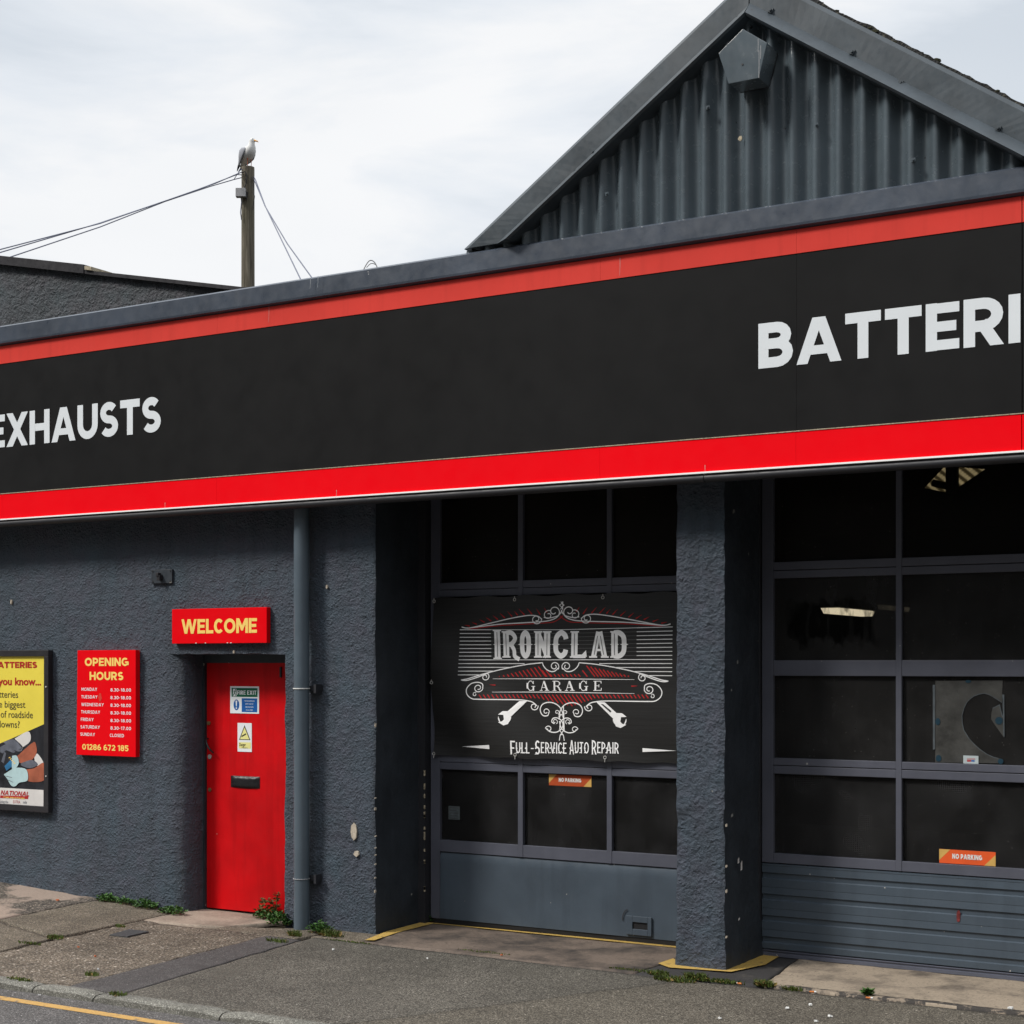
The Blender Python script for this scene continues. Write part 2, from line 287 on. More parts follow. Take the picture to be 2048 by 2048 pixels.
def _special():
    m, nt, N, L, b = _nodes('banner_vinyl'); p = pos(N)
    wv = tnoise(N, L, p, 1, 3, .6, (3, 3, 160)); sh = tnoise(N, L, p, 2.2, 3)
    c_ = ramp(N, L, wv, [(.35, (.0115, .0115, .0115)), (.65, (.021, .021, .021))])
    L.new(c_, b.inputs['Base Color']); b.inputs['Roughness'].default_value = .42; b.inputs['Specular IOR Level'].default_value = .5
    bumpn(N, L, b, wv, .25, .002); M['banner'] = m
    m, nt, N, L, b = _nodes('weathered_pole'); p = pos(N)
    g = tnoise(N, L, p, 1, 5, .65, (34, 34, 1.6)); mo = tnoise(N, L, p, .9, 5, .6)
    c_ = ramp(N, L, g, [(.3, (.05, .043, .030)), (.55, (.14, .122, .09)), (.75, (.27, .245, .19))])
    c_ = mixc(N, L, ramp(N, L, mo, [(.5, 0), (.72, .6)]), c_, (.055, .06, .025)); L.new(c_, b.inputs['Base Color']); b.inputs['Roughness'].default_value = .9
    bumpn(N, L, b, g, .8, .02); M['wood'] = m
    m, nt, N, L, b = _nodes('silver_print'); p = pos(N); sx = N.new('ShaderNodeSeparateXYZ'); L.new(p, sx.inputs[0])
    f = math_(N, L, 'FRACT', math_(N, L, 'MULTIPLY', math_(N, L, 'SUBTRACT', sx.outputs['Z'], 2.027), 1 / .2101))
    L.new(ramp(N, L, f, [(0, (1, 1, 1)), (1, (.98, .98, .98)), (.28, (1, 1, 1)), (.42, (.80, .80, .80)), (.5, (.78, .78, .78)), (.62, (1, 1, 1)), (.85, (1, 1, 1))]), b.inputs['Base Color'])
    b.inputs['Roughness'].default_value = .6; b.inputs['Specular IOR Level'].default_value = .15; M['silver'] = m
    # wet-cast pinkish concrete with worn, stony patches
    m, nt, N, L, b = _nodes('patched_concrete'); p = pos(N)
    f = tnoise(N, L, p, 60, 4, .7); k = tnoise(N, L, p, 1.25, 6, .62)
    v = N.new('ShaderNodeTexVoronoi'); v.inputs['Scale'].default_value = 75; L.new(p, v.inputs['Vector']); sep = N.new('ShaderNodeSeparateColor'); L.new(v.outputs['Color'], sep.inputs['Color'])
    a = ramp(N, L, f, [(.3, (.23, .18, .145)), (.7, (.34, .265, .215))]); st = ramp(N, L, sep.outputs['Red'], [(0, (.035, .03, .027)), (.7, (.10, .085, .07)), (1, (.26, .22, .18))])
    mk = ramp(N, L, k, [(.47, 0), (.53, 1)]); L.new(mixc(N, L, mk, a, st), b.inputs['Base Color']); b.inputs['Roughness'].default_value = .85; b.inputs['Specular IOR Level'].default_value = .3
    h = math_(N, L, 'ADD', f, math_(N, L, 'MULTIPLY', math_(N, L, 'MULTIPLY', v.outputs['Distance'], mk), -1.4)); bumpn(N, L, b, h, .7, .006); M['slab_pink'] = m
_special()
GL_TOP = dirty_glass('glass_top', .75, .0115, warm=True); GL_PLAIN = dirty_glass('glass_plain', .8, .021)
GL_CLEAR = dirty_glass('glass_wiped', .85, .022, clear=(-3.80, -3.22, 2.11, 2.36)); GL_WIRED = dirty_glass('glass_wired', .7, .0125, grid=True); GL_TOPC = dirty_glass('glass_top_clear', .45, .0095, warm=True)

# ------------------------------------------------------------------ objects
ORG = {}
def thing(name, loc, label=None, cat=None, group=None):
    o = bpy.data.objects.new(name, None); col.objects.link(o); o.location = loc; o.empty_display_size = .1
    ORG[o.name] = Vector(loc)
    if label: o['label'] = label
    if cat: o['category'] = cat
    if group: o['group'] = group
    return o
def tag(o, label, cat, group=None):
    o['label'] = label; o['category'] = cat
    if group: o['group'] = group
    return o
class MB:
    def __init__(s): s.v = []; s.f = []; s.mi = []; s.cur = 0
    def add(s, vs, fs):
        n = len(s.v); s.v += [tuple(v) for v in vs]; s.f += [tuple(i + n for i in f) for f in fs]; s.mi += [s.cur] * len(fs); return s
    def box(s, x0, x1, y0, y1, z0, z1):
        return s.add([(x, y, z) for z in (z0, z1) for y in (y0, y1) for x in (x0, x1)],
                     [(0, 2, 3, 1), (4, 5, 7, 6), (0, 1, 5, 4), (2, 6, 7, 3), (0, 4, 6, 2), (1, 3, 7, 5)])
    def plate(s, pts, y, th):
        """polygon given as (x,z), front face at y (towards the street), thickness th going back"""
        a = sum(pts[i][0] * pts[(i + 1) % len(pts)][1] - pts[(i + 1) % len(pts)][0] * pts[i][1] for i in range(len(pts)))
        if a < 0: pts = pts[::-1]
        n = len(pts); vs = [(x, y, z) for x, z in pts] + [(x, y + th, z) for x, z in pts]
        fs = [tuple(range(n)), tuple(range(2 * n - 1, n - 1, -1))] + [(i, i + n, (i + 1) % n + n, (i + 1) % n) for i in range(n)]
        return s.add(vs, fs)
    def loft(s, rings, cap=True, close=True):
        n = len(rings[0]); vs = [p for r in rings for p in r]; fs = []
        for i in range(len(rings) - 1):
            for j in range(n if close else n - 1):
                a = i * n + j; b = i * n + (j + 1) % n; fs.append((a, b, b + n, a + n))
        if cap and close: fs += [tuple(range(n - 1, -1, -1)), tuple(range((len(rings) - 1) * n, len(rings) * n))]
        return s.add(vs, fs)
    def tube(s, path, r, n=10):
        path = [Vector(p) for p in path]; rings = []
        rr = r if isinstance(r, (list, tuple)) else [r] * len(path)
        for i, p in enumerate(path):
            d = (path[min(i + 1, len(path) - 1)] - path[max(i - 1, 0)]).normalized()
            a = d.orthogonal().normalized() if i == 0 else (a - d * a.dot(d)).normalized()
            b = d.cross(a)
            rings.append([tuple(p + (a * math.cos(k * 2 * math.pi / n) + b * math.sin(k * 2 * math.pi / n)) * rr[i]) for k in range(n)])
        return s.loft(rings)
    def disc(s, x, z, y, r, th, n=12): return s.plate([(x + r * math.cos(i * 2 * math.pi / n), z + r * math.sin(i * 2 * math.pi / n)) for i in range(n)], y, th)
    def build(s, name, mat, parent=None, smooth=False, bevel=0.0, recalc=True):
        org = ORG[parent.name] if parent is not None else Vector((0, 0, 0))
        me = bpy.data.meshes.new(name); me.from_pydata([tuple(Vector(v) - org) for v in s.v], [], s.f); me.update()
        mats = mat if isinstance(mat, (list, tuple)) else [mat]
        for m in mats: me.materials.append(m)
        if len(mats) > 1: me.polygons.foreach_set('material_index', s.mi)
        if recalc or bevel:
            bm = bmesh.new(); bm.from_mesh(me)
            if recalc: bmesh.ops.recalc_face_normals(bm, faces=bm.faces)
            if bevel: bmesh.ops.bevel(bm, geom=[e for e in bm.edges if len(e.link_faces) == 2 and e.calc_face_angle(0) > .6], offset=bevel, segments=2, affect='EDGES', profile=.6)
            bm.to_mesh(me); bm.free()
        if smooth:
            me.polygons.foreach_set('use_smooth', [True] * len(me.polygons))
        o = bpy.data.objects.new(name, me); col.objects.link(o)
        if parent is not None: o.parent = parent; ORG[o.name] = org
        else: ORG[o.name] = Vector((0, 0, 0))
        return o
def part(mb, name, mat, parent, **k): return mb.build(name, M[mat] if isinstance(mat, str) else mat, parent, **k)
def struct(mb, name, mat, **k):
    o = mb.build(name, M[mat] if isinstance(mat, str) else mat, None, **k); o['kind'] = 'structure'; return o
def B(x0, x1, y0, y1, z0, z1): return MB().box(x0, x1, y0, y1, z0, z1)

# ------------------------------------------------------------------ flat strokes, scrolls and stroke lettering
def clipz(poly, lo, hi):
    for lim, sg in ((lo, 1), (hi, -1)):
        out = []
        for i, p in enumerate(poly):
            q = poly[(i + 1) % len(poly)]; a = (p[1] - lim) * sg; b = (q[1] - lim) * sg
            if a >= 0: out.append(p)
            if (a >= 0) != (b >= 0):
                t = a / (a - b); out.append((p[0] + (q[0] - p[0]) * t, p[1] + (q[1] - p[1]) * t))
        poly = out
        if len(poly) < 3: return []
    return poly
def ribbon(pts, w, closed=False, w1=None):
    """quads (lists of 2-D points) of a constant or tapering stroke"""
    pts = [p for i, p in enumerate(pts) if i == 0 or math.hypot(p[0] - pts[i - 1][0], p[1] - pts[i - 1][1]) > 1e-5]
    if len(pts) < 2: return []
    n = len(pts); L_ = []; R_ = []
    for i in range(n):
        p = pts[i]; a = pts[i - 1] if (i or closed) else None; b = pts[(i + 1) % n] if (i < n - 1 or closed) else None
        ds = []
        for u, v in ((a, p), (p, b)):
            if u is None or v is None: continue
            dx, dz = v[0] - u[0], v[1] - u[1]; l = math.hypot(dx, dz) or 1e-9; ds.append((dx / l, dz / l))
        if len(ds) == 1: nx, nz = -ds[0][1], ds[0][0]; k = 1
        else:
            nx, nz = -(ds[0][1] + ds[1][1]), ds[0][0] + ds[1][0]; l = math.hypot(nx, nz) or 1e-9; nx /= l; nz /= l
            k = min(2.0, 1 / max(.2, nx * -ds[0][1] + nz * ds[0][0]))
        ww = w if w1 is None else w + (w1 - w) * i / (n - 1)
        L_.append((p[0] + nx * ww / 2 * k, p[1] + nz * ww / 2 * k)); R_.append((p[0] - nx * ww / 2 * k, p[1] - nz * ww / 2 * k))
    return [[L_[i], R_[i], R_[(i + 1) % n], L_[(i + 1) % n]] for i in range(n if closed else n - 1)]
def arc(cx, cz, rx, rz, a0, a1, n=14):
    return [(cx + rx * math.cos(R(a0 + (a1 - a0) * i / n)), cz + rz * math.sin(R(a0 + (a1 - a0) * i / n))) for i in range(n + 1)]
def glyph(c, w, ws=1.0):
    """(advance, [(points, closed, weight factor, clipped diagonal)]) for a bold geometric sans, cap height 1"""
    Wd = {'A': .98, 'B': .78, 'C': .80, 'D': .86, 'E': .68, 'F': .66, 'G': .92, 'H': .84, 'I': .0, 'K': .84, 'L': .64, 'M': 1.0, 'N': .86, 'O': .98, 'P': .74, 'R': .80,
          'S': .72, 'T': .76, 'U': .82, 'V': .94, 'W': 1.36, 'X': .9, 'Y': .9, '0': .74, '1': .42, '2': .66, '3': .66, '4': .76, '5': .68, '6': .72, '7': .66, '8': .72, '9': .72, '.': 0, '-': .4, ':': 0, '!': 0, ' ': .3}
    h = w / 2; W = max(w, Wd.get(c, .7) * ws); T = 1 - h; s = []
    def ln(*p, k=1): s.append((list(p), False, k, False))
    def dg(p, q, k=1):
        dx, dz = q[0] - p[0], q[1] - p[1]; s.append(([(p[0] - dx * .3, p[1] - dz * .3), (q[0] + dx * .3, q[1] + dz * .3)], False, k, True))
    def dw(dx): return w * math.hypot(dx, 1) / 2      # half of a diagonal's width along the baseline
    ry = (1 - w) / 4
    if c == 'A':
        q = dw(W / 2 - w); dg((q, 0), (W / 2 - .02, 1)); dg((W - q, 0), (W / 2 + .02, 1)); ln((W * .24, .29), (W * .76, .29), k=.85)
    elif c == 'B':
        ln((h, 0), (h, 1)); m = .53
        ln((h, T), (W - h - .26, T), *arc(W - h - .25, (T + m) / 2, .21, (T - m) / 2, 90, -90, 8), (h, m)); ln((h, m), *arc(W - h - .24, (h + m) / 2, .24, (m - h) / 2, 90, -90, 8), (h, h))
    elif c == 'C': ln(*arc(W / 2 + .02, .5, W / 2 + .02 - h, .5 - h, 42, 318, 26))
    elif c == 'D': ln((h, 0), (h, 1)); ln((h, T), (W * .42, T), *arc(W * .42, .5, W * .58 - h, .5 - h, 90, -90, 14), (h, h))
    elif c == 'E': ln((h, 0), (h, 1)); [ln((h, z), (W - e_, z), k=.92) for z, e_ in ((T, 0), (.5, .06), (h, 0))]
    elif c == 'F': ln((h, 0), (h, 1)); [ln((h, z), (W - e_, z), k=.92) for z, e_ in ((T, 0), (.47, .06))]
    elif c == 'G': ln(*arc(W / 2, .5, W / 2 - h, .5 - h, 48, 322, 24)); ln((W - h * .9, .12), (W - h * .9, .5)); ln((W * .5, .46), (W - h * .2, .46), k=.85)
    elif c == 'H': ln((h, 0), (h, 1)); ln((W - h, 0), (W - h, 1)); ln((h, .5), (W - h, .5), k=.95)
    elif c == 'I': ln((h, 0), (h, 1))
    elif c == 'K': ln((h, 0), (h, 1)); dg((h, .28), (W - w * .6, 1)); q = dw(.7); dg((W - q, 0), (W * .45, .58)); s[-1] = ([(W - q + .1, -.15), (W * .42, .6)], False, 1, True)
    elif c == 'L': ln((h, 0), (h, 1)); ln((h, h), (W, h), k=.95)
    elif c == 'M': ln((h, 0), (h, 1)); ln((W - h, 0), (W - h, 1)); dg((h, 1), (W / 2, .22), .95); s[-1] = ([(h * .3, 1.2), (W / 2 + .04, .2)], False, .95, True); s.append(([(W - h * .3, 1.2), (W / 2 - .04, .2)], False, .95, True))
    elif c == 'N': ln((h, 0), (h, 1)); ln((W - h, 0), (W - h, 1)); dg((h * .9, 1), (W - h * .9, 0))
    elif c in 'O0': s.append((arc(W / 2, .5, W / 2 - h, .5 - h, 0, 360, 32)[:-1], True, 1, False))
    elif c == 'P': ln((h, 0), (h, 1)); m = .40; ln((h, T), (W - h - .3, T), *arc(W - h - .28, (T + m) / 2, .28, (T - m) / 2, 90, -90, 10), (h, m))
    elif c == 'R': ln((h, 0), (h, 1)); m = .42; ln((h, T), (W - h - .3, T), *arc(W - h - .29, (T + m) / 2, .27, (T - m) / 2, 90, -90, 10), (h, m)); s.append(([(W * .44, .5), (W - dw(.5) + .09, -.16)], False, 1, True))
    elif c == 'S':
        rx = W / 2 - h; ln(*arc(W / 2, T - ry, rx * .93, ry, 32, 270, 16), *arc(W / 2, h + ry, rx, ry, 90, -148, 16)[1:])
    elif c == 'T': ln((0, T), (W, T)); ln((W / 2, 0), (W / 2, 1))
    elif c == 'U': ln((h, 1), (h, .42), *arc(W / 2, .42, W / 2 - h, .42 - h, 180, 360, 16), (W - h, 1))
    elif c == 'V': q = dw(W / 2 - w); dg((q, 1), (W / 2 - .01, 0)); dg((W - q, 1), (W / 2 + .01, 0))
    elif c == 'W':
        q = dw(W / 4 - w * .5) ; a, b_ = W * .29, W * .71; dg((q, 1), (a, 0), .95); dg((W / 2 - .02, 1), (a + .01, 0), .95); dg((W / 2 + .02, 1), (b_ - .01, 0), .95); dg((W - q, 1), (b_, 0), .95)
    elif c == 'X': q = dw(W - 2 * w); dg((q, 0), (W - q, 1)); dg((q, 1), (W - q, 0))
    elif c == 'Y': q = dw(W / 2 - w); ln((W / 2, 0), (W / 2, .48)); s.append(([(q - .1, 1.2), (W / 2 + .03, .36)], False, 1, True)); s.append(([(W - q + .1, 1.2), (W / 2 - .03, .36)], False, 1, True))
    elif c == '1': ln((W - h, 0), (W - h, 1)); ln((W - h, T), (0, .78 + h * .2), k=.8)
    elif c == '2': ln(*arc(W / 2, T - .24, W / 2 - h, .24, 165, -20, 14), (h * 1.2, h)); ln((0, h), (W, h))
    elif c == '3': ln(*arc(W * .47, T - ry, W / 2 - h, ry, 150, -90, 12)); ln(*arc(W * .47, h + ry, W / 2 - h * .8, ry, 90, -150, 12))
    elif c == '4': ln((W - h - .1, 0), (W - h - .1, 1)); ln((W - h - .1, 1 - h), (h * .6, .27), (W, .27), k=.9)
    elif c == '5': ln((W - .05, T), (h * 1.2, T), (h * 1.1, .56), *arc(W * .46, .33, W / 2 - h * .8, .33 - h, 100, -150, 14))
    elif c == '6': s.append((arc(W / 2, .32, W / 2 - h, .32 - h, 0, 360, 20)[:-1], True, 1, False)); ln(*arc(W * .62, .42, W * .62 - h, .58 - h, 180, 80, 10))
    elif c == '7': ln((0, T), (W - h * .6, T)); s.append(([(W - h * 1.1, T), (W * .3, -.1)], False, 1, True))
    elif c == '8': s.append((arc(W / 2, T - ry * .94, W / 2 - h * 1.25, ry * .94, 0, 360, 18)[:-1], True, .95, False)); s.append((arc(W / 2, h + ry * 1.04, W / 2 - h, ry * 1.04, 0, 360, 18)[:-1], True, 1, False))
    elif c == '9': s.append((arc(W / 2, .68, W / 2 - h, .32 - h, 0, 360, 20)[:-1], True, 1, False)); ln(*arc(W * .38, .58, W * .62 - h, .58 - h, 0, -100, 10))
    elif c == '.': ln((h, 0), (h, w * 1.05))
    elif c == ':': ln((h, .1), (h, .1 + w)); ln((h, .6), (h, .6 + w))
    elif c == '!': ln((h, .3), (h, 1)); ln((h, 0), (h, w * 1.05))
    elif c == '-': ln((.03, .42), (W - .03, .42), k=.8)
    return W, s
def text(mb, s, x0, z0, cap, Y, w=.22, x1=None, gap=.1, ws=1.0, align='l', yf=None, step=.00012, shear=0):
    """lay s out as flat strokes, baseline z0; if x1 is given the run is fitted between x0 and x1"""
    run = []; x = 0; k = 0
    for ch in s:
        W, st = glyph(ch, w, ws); run.append((x, st)); x += W + gap * (1 if ch != ' ' else .6)
    tot = x - gap; sx = cap if x1 is None else (x1 - x0) / tot
    if align == 'c': x0 -= tot * sx / 2
    if align == 'r': x0 -= tot * sx
    for gx, st in run:
        for pts, closed, kf, dia in st:
            k = (k + 1) % 9
            for q in ribbon(pts, w * kf, closed):
                q = clipz(q, 0, 1)
                if len(q) < 3: continue
                P = [(x0 + (gx + a + b * shear) * sx, z0 + b * cap) for a, b in q]
                flat(mb, P, Y - k * step, yf)
    return x0 + tot * sx
def spl(pts, n=6):
    o = []
    for i in range(len(pts) - 1):
        p0, p1, p2, p3 = pts[max(0, i - 1)], pts[i], pts[i + 1], pts[min(len(pts) - 1, i + 2)]
        for k in range(n):
            t = k / n; o.append(tuple(.5 * (2 * p1[d] + (p2[d] - p0[d]) * t + (2 * p0[d] - 5 * p1[d] + 4 * p2[d] - p3[d]) * t * t + (3 * p1[d] - p0[d] - 3 * p2[d] + p3[d]) * t ** 3) for d in (0, 1)))
    return o + [pts[-1]]
def flat(mb, P, y, yf=None):
    a = sum(P[i][0] * P[(i + 1) % len(P)][1] - P[(i + 1) % len(P)][0] * P[i][1] for i in range(len(P)))
    if a < 0: P = P[::-1]
    mb.add([(p[0], y + (yf(p[0], p[1]) if yf else 0), p[1]) for p in P], [tuple(range(len(P)))])
def stroke(mb, pts, w, y, yf=None, closed=False, w1=None, maxlen=None):
    if maxlen:
        o = [pts[0]]
        for a, b in zip(pts, pts[1:]):
            n = max(1, int(math.hypot(b[0] - a[0], b[1] - a[1]) / maxlen))
            o += [(a[0] + (b[0] - a[0]) * i / n, a[1] + (b[1] - a[1]) * i / n) for i in range(1, n + 1)]
        pts = o
    for q in ribbon(pts, w, closed, w1): flat(mb, q, y, yf)
def ftext(body, x, z, size, Y, mat, parent, name='lettering', off=0.0, align='LEFT', sx=1.0, fit=None):
    cu = bpy.data.curves.new('t', 'FONT'); cu.body = body; cu.size = size; cu.offset = off; cu.align_x = align; cu.fill_mode = 'FRONT'; cu.resolution_u = 4
    t = bpy.data.objects.new('t', cu); col.objects.link(t); dg = bpy.context.evaluated_depsgraph_get(); dg.update()
    me = bpy.data.meshes.new_from_object(t.evaluated_get(dg)); mb = MB()
    if fit:
        lo_, hi_ = min(v.co.x for v in me.vertices), max(v.co.x for v in me.vertices); sx = (fit[1] - fit[0]) / (hi_ - lo_); x = fit[0] - lo_ * sx
    mb.add([(x + v.co.x * sx, Y, z + v.co.y) for v in me.vertices], [tuple(p.vertices) for p in me.polygons])
    bpy.data.objects.remove(t); bpy.data.curves.remove(cu); bpy.data.meshes.remove(me)
    return mb.build(name, M[mat], parent, recalc=False)

# ------------------------------------------------------------------ ground
def gz(x, y): return .047 * max(0, -8.4 - x) * (1 - .55 * min(1, max(0, -y / 2.4))) - .018 * min(1, max(0, -y / 2.4))
def patch(c, nx, ny, dz=0.0, amp=.003, sc=6, lip=.0):
    """bilinear sheet on the ground from four (x,y) corners, with real unevenness; its rim is turned down so the sheet has an edge"""
    mb = MB(); vs = []; fs = []
    for j in range(-1, ny + 2):
        for i in range(-1, nx + 2):
            u = min(1, max(0, i / nx)); v = min(1, max(0, j / ny))
            x = (1 - v) * ((1 - u) * c[0][0] + u * c[1][0]) + v * ((1 - u) * c[3][0] + u * c[2][0]); y = (1 - v) * ((1 - u) * c[0][1] + u * c[1][1]) + v * ((1 - u) * c[3][1] + u * c[2][1])
            rim = i in (-1, nx + 1) or j in (-1, ny + 1)
            if i in (0, nx) or j in (0, ny):
                q = noise.noise_vector(Vector((x * 9, y * 9, 3))); x += q.x * lip; y += q.y * lip
            elif rim:
                q = noise.noise_vector(Vector((x * 9, y * 9, 3))); x += q.x * lip; y += q.y * lip
            z = gz(x, y) + dz + amp * (noise.noise(Vector((x * sc, y * sc, 1))) + .6 * noise.noise(Vector((x * sc * .3, y * sc * .3, 7)))) - (.03 if rim else 0)
            vs.append((x, y, z))
    n = nx + 3
    for j in range(ny + 2):
        for i in range(n - 1): a = j * n + i; fs.append((a, a + 1, a + n + 1, a + n))
    return mb.add(vs, fs)
KY0, KY1 = -2.41, -2.53
struct(MB().add([(-250, -250, -.25), (250, -250, -.25), (250, 250, -.25), (-250, 250, -.25)], [(0, 1, 2, 3)]), 'ground', 'soil')
struct(MB().add([(-30, -14, -.06), (20, -14, -.06), (20, KY1 + .015, -.06), (-30, KY1 + .015, -.06)], [(0, 1, 2, 3)]), 'road', 'road')
struct(MB().add([(-30, KY0, -.045), (20, KY0, -.045), (20, .7, -.035), (-30, .7, -.035)], [(0, 1, 2, 3)]), 'joint_bed', 'soil')
def st_patch(name, mat, *a, **k): return struct(patch(*a, **k), name, mat, smooth=True, recalc=False)
st_patch('pavement', 'slab_pink', [(-13.5, KY0), (-9.45, KY0), (-9.45, .04), (-13.5, .04)], 60, 40, amp=.008, lip=.008)
st_patch('pavement', 'slab', [(-9.43, -1.07), (-8.62, -1.27), (-8.61, .03), (-9.44, .03)], 24, 30, amp=.006, lip=.009)
st_patch('pavement', 'slab', [(-9.44, KY0), (-8.54, KY0), (-8.625, -1.30), (-9.43, -1.09)], 24, 30, dz=-.004, amp=.006, lip=.009)
st_patch('pavement', 'slab_rough', [(-8.515, KY0), (-7.31, KY0), (-7.37, -.42), (-8.595, -.42)], 50, 60, dz=-.002, amp=.006, sc=11, lip=.012)
st_patch('doorstep', 'slab_smooth', [(-8.60, -.41), (-7.90, -.30), (-7.55, .30), (-8.60, .30)], 30, 24, amp=.003, lip=.008)
st_patch('pavement', 'slab', [(-7.90, -.41), (-7.10, -.45), (-7.05, .02), (-7.88, -.29)], 24, 16, amp=.006, lip=.01)
st_patch('tarmac_strip', 'tarmac_patch', [(-7.30, KY0), (-6.86, KY0), (-7.04, -.46), (-7.36, -.43)], 14, 50, dz=.002, amp=.003, lip=.012)
st_patch('driveway', 'tarmac', [(-6.855, KY0), (-5.25, KY0), (-4.09, -.385), (-7.035, -.33)], 60, 50, amp=.004, lip=.01)
st_patch('driveway', 'tarmac_brown', [(-5.24, KY0), (2, KY0), (2, -.30), (-4.08, -.38)], 120, 50, dz=.001, amp=.004, lip=.01)
st_patch('pavement', 'slab', [(-7.06, -.32), (-6.62, -.31), (-6.62, .03), (-7.06, .03)], 10, 8, amp=.004, lip=.01)
st_patch('door_apron', 'step1', [(-6.61, -.30), (-4.46, -.33), (-4.40, .72), (-6.73, .72)], 60, 30, dz=.001, amp=.005, lip=.006)
st_patch('door_apron', 'oil', [(-4.445, -.37), (-3.62, -.29), (-3.75, .72), (-4.395, .72)], 30, 30, dz=0, amp=.004, lip=.012)
st_patch('door_apron', 'step2', [(-3.605, -.285), (1, -.25), (1, .72), (-3.735, .72)], 80, 30, dz=.003, amp=.004, lip=.012)
st_patch('door_apron', 'grime', [(-3.59, -.288), (1, -.253), (1, -.20), (-3.60, -.235)], 120, 3, dz=.006, amp=.004, lip=.02)
# kerb stones with worn, rounded tops
mb = MB(); xs = [-16, -9.9, -8.4, -7.50, -6.985, -6.00, -5.1, -4.2, -3.3, -2.4, -1.5, -.6, .3, 2.2]
for a, b_ in zip(xs, xs[1:]):
    n = max(3, int((b_ - a) / .06)); rings = []
    for i in range(n + 1):
        t = i / n; x = a + .006 + (b_ - a - .012) * t; en = .012 * (max(0, 1 - min(t, 1 - t) * n / 1.5))
        q = lambda k: .006 * noise.noise(Vector((x * 7, k * 3.1, 2)))
        rings.append([(x, KY0, -.12), (x, KY0, -.016 + q(1) - en), (x, KY0 - .05, -.010 + q(2) - en), (x, KY1 + .03, -.014 + q(3) - en), (x, KY1 + .006 + q(5), -.028 + q(4) - en), (x, KY1 + q(6), -.12)])
    mb.loft(rings)
struct(mb, 'kerb', 'kerb', smooth=False)
struct(MB().add([(-16, -2.765, -.0575), (2.0, -2.765, -.0575), (2.0, -2.69, -.0575), (-16, -2.69, -.0575)], [(0, 1, 2, 3)]), 'road_line', 'yel_line')
def strip(name, mat, pts, z=.0075):
    """painted band: quads between two polylines on the ground"""
    mb = MB(); n = len(pts)
    vs = [(x, y, z) for p in pts for x, y in p]; mb.add(vs, [(2 * i, 2 * i + 1, 2 * i + 3, 2 * i + 2) for i in range(n - 1)]); return struct(mb, name, mat)
strip('edge_line', 'yel_edge', [((-6.62, -.27), (-6.555, -.245)), ((-6.695, .10), (-6.60, .11)), ((-6.71, .60), (-6.60, .575)), ((-4.35, .65), (-4.35, .575))])
strip('edge_line', 'yel_edge', [((-4.45, -.012), (-4.44, .20)), ((-4.33, -.105), (-4.30, .05)), ((-3.93, -.035), (-3.99, .05)), ((-3.83, .30), (-3.99, .30)), ((-3.86, .62), (-4.0, .62))], .009)

# ------------------------------------------------------------------ garage building
garage = thing('garage_building', (-5.3, .3, 0), 'dark grey rendered garage with corrugated gable, red entrance door and two glazed vehicle doors', 'building')
def dv(p, a=.005, b_=.012):
    p = Vector(p); return p + noise.noise_vector(p * 17) * a + noise.noise_vector(p * 6 + Vector((2, 8, 4))) * (b_ * .45) + noise.noise_vector(p * 2.1 + Vector((5, 1, 9))) * b_
def sheet(mb, plan, zs, a=.004, b_=.012):
    """vertical rendered surface following a plan polyline; every vertex pushed by one continuous noise field"""
    vs = [dv((x, y, z), a, b_) for z in zs for x, y in plan]; n = len(plan)
    mb.add(vs, [(j * n + i, j * n + i + 1, (j + 1) * n + i + 1, (j + 1) * n + i) for j in range(len(zs) - 1) for i in range(n - 1)])
def lin(a, b_, st=.024):
    n = max(1, int(round(abs(b_ - a) / st))); return [a + (b_ - a) * i / n for i in range(n + 1)]
DT = 2.04   # underside of the lintel
wall = MB()
zs_lo = lin(-.06, DT); zs_hi = lin(DT, 3.30)
left = [(-12.8, 0)] + [(x, 0) for x in lin(-10.8, -8.74)]
rev = [(-8.74 + .17 * math.sin(R(t)), .17 - .17 * math.cos(R(t))) for t in range(9, 91, 9)] + [(-8.57, y) for y in lin(.194, .34)]
sheet(wall, left + rev, zs_lo)
right = [(-7.56, .34), (-7.56, .30)] + [(-7.56, y) for y in lin(.28, .0)][:-1] + [(-7.555, 0.0)] + [(x, 0) for x in lin(-7.53, -6.74)] + [(-6.725, .012)]
sheet(wall, right, zs_lo)
sheet(wall, left + [(x, 0) for x in lin(-8.72, -6.74)] + [(-6.725, .012)], zs_hi)
xsl = lin(-8.78, -7.5); ysl = lin(0, .34)
n = len(xsl); vs = [dv((x, y, DT)) for y in ysl for x in xsl]
wall.add(vs, [(j * n + i, j * n + i + 1, (j + 1) * n + i + 1, (j + 1) * n + i) for j in range(len(ysl) - 1) for i in range(n - 1)])
part(wall, 'wall', 'stucco', garage, smooth=True, recalc=False)
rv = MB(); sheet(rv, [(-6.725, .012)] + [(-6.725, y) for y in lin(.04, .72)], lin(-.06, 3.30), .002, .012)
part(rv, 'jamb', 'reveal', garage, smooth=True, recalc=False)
part(B(-6.74, -6.66, .56, .72, 0, 3.2), 'jamb', 'gutter', garage)
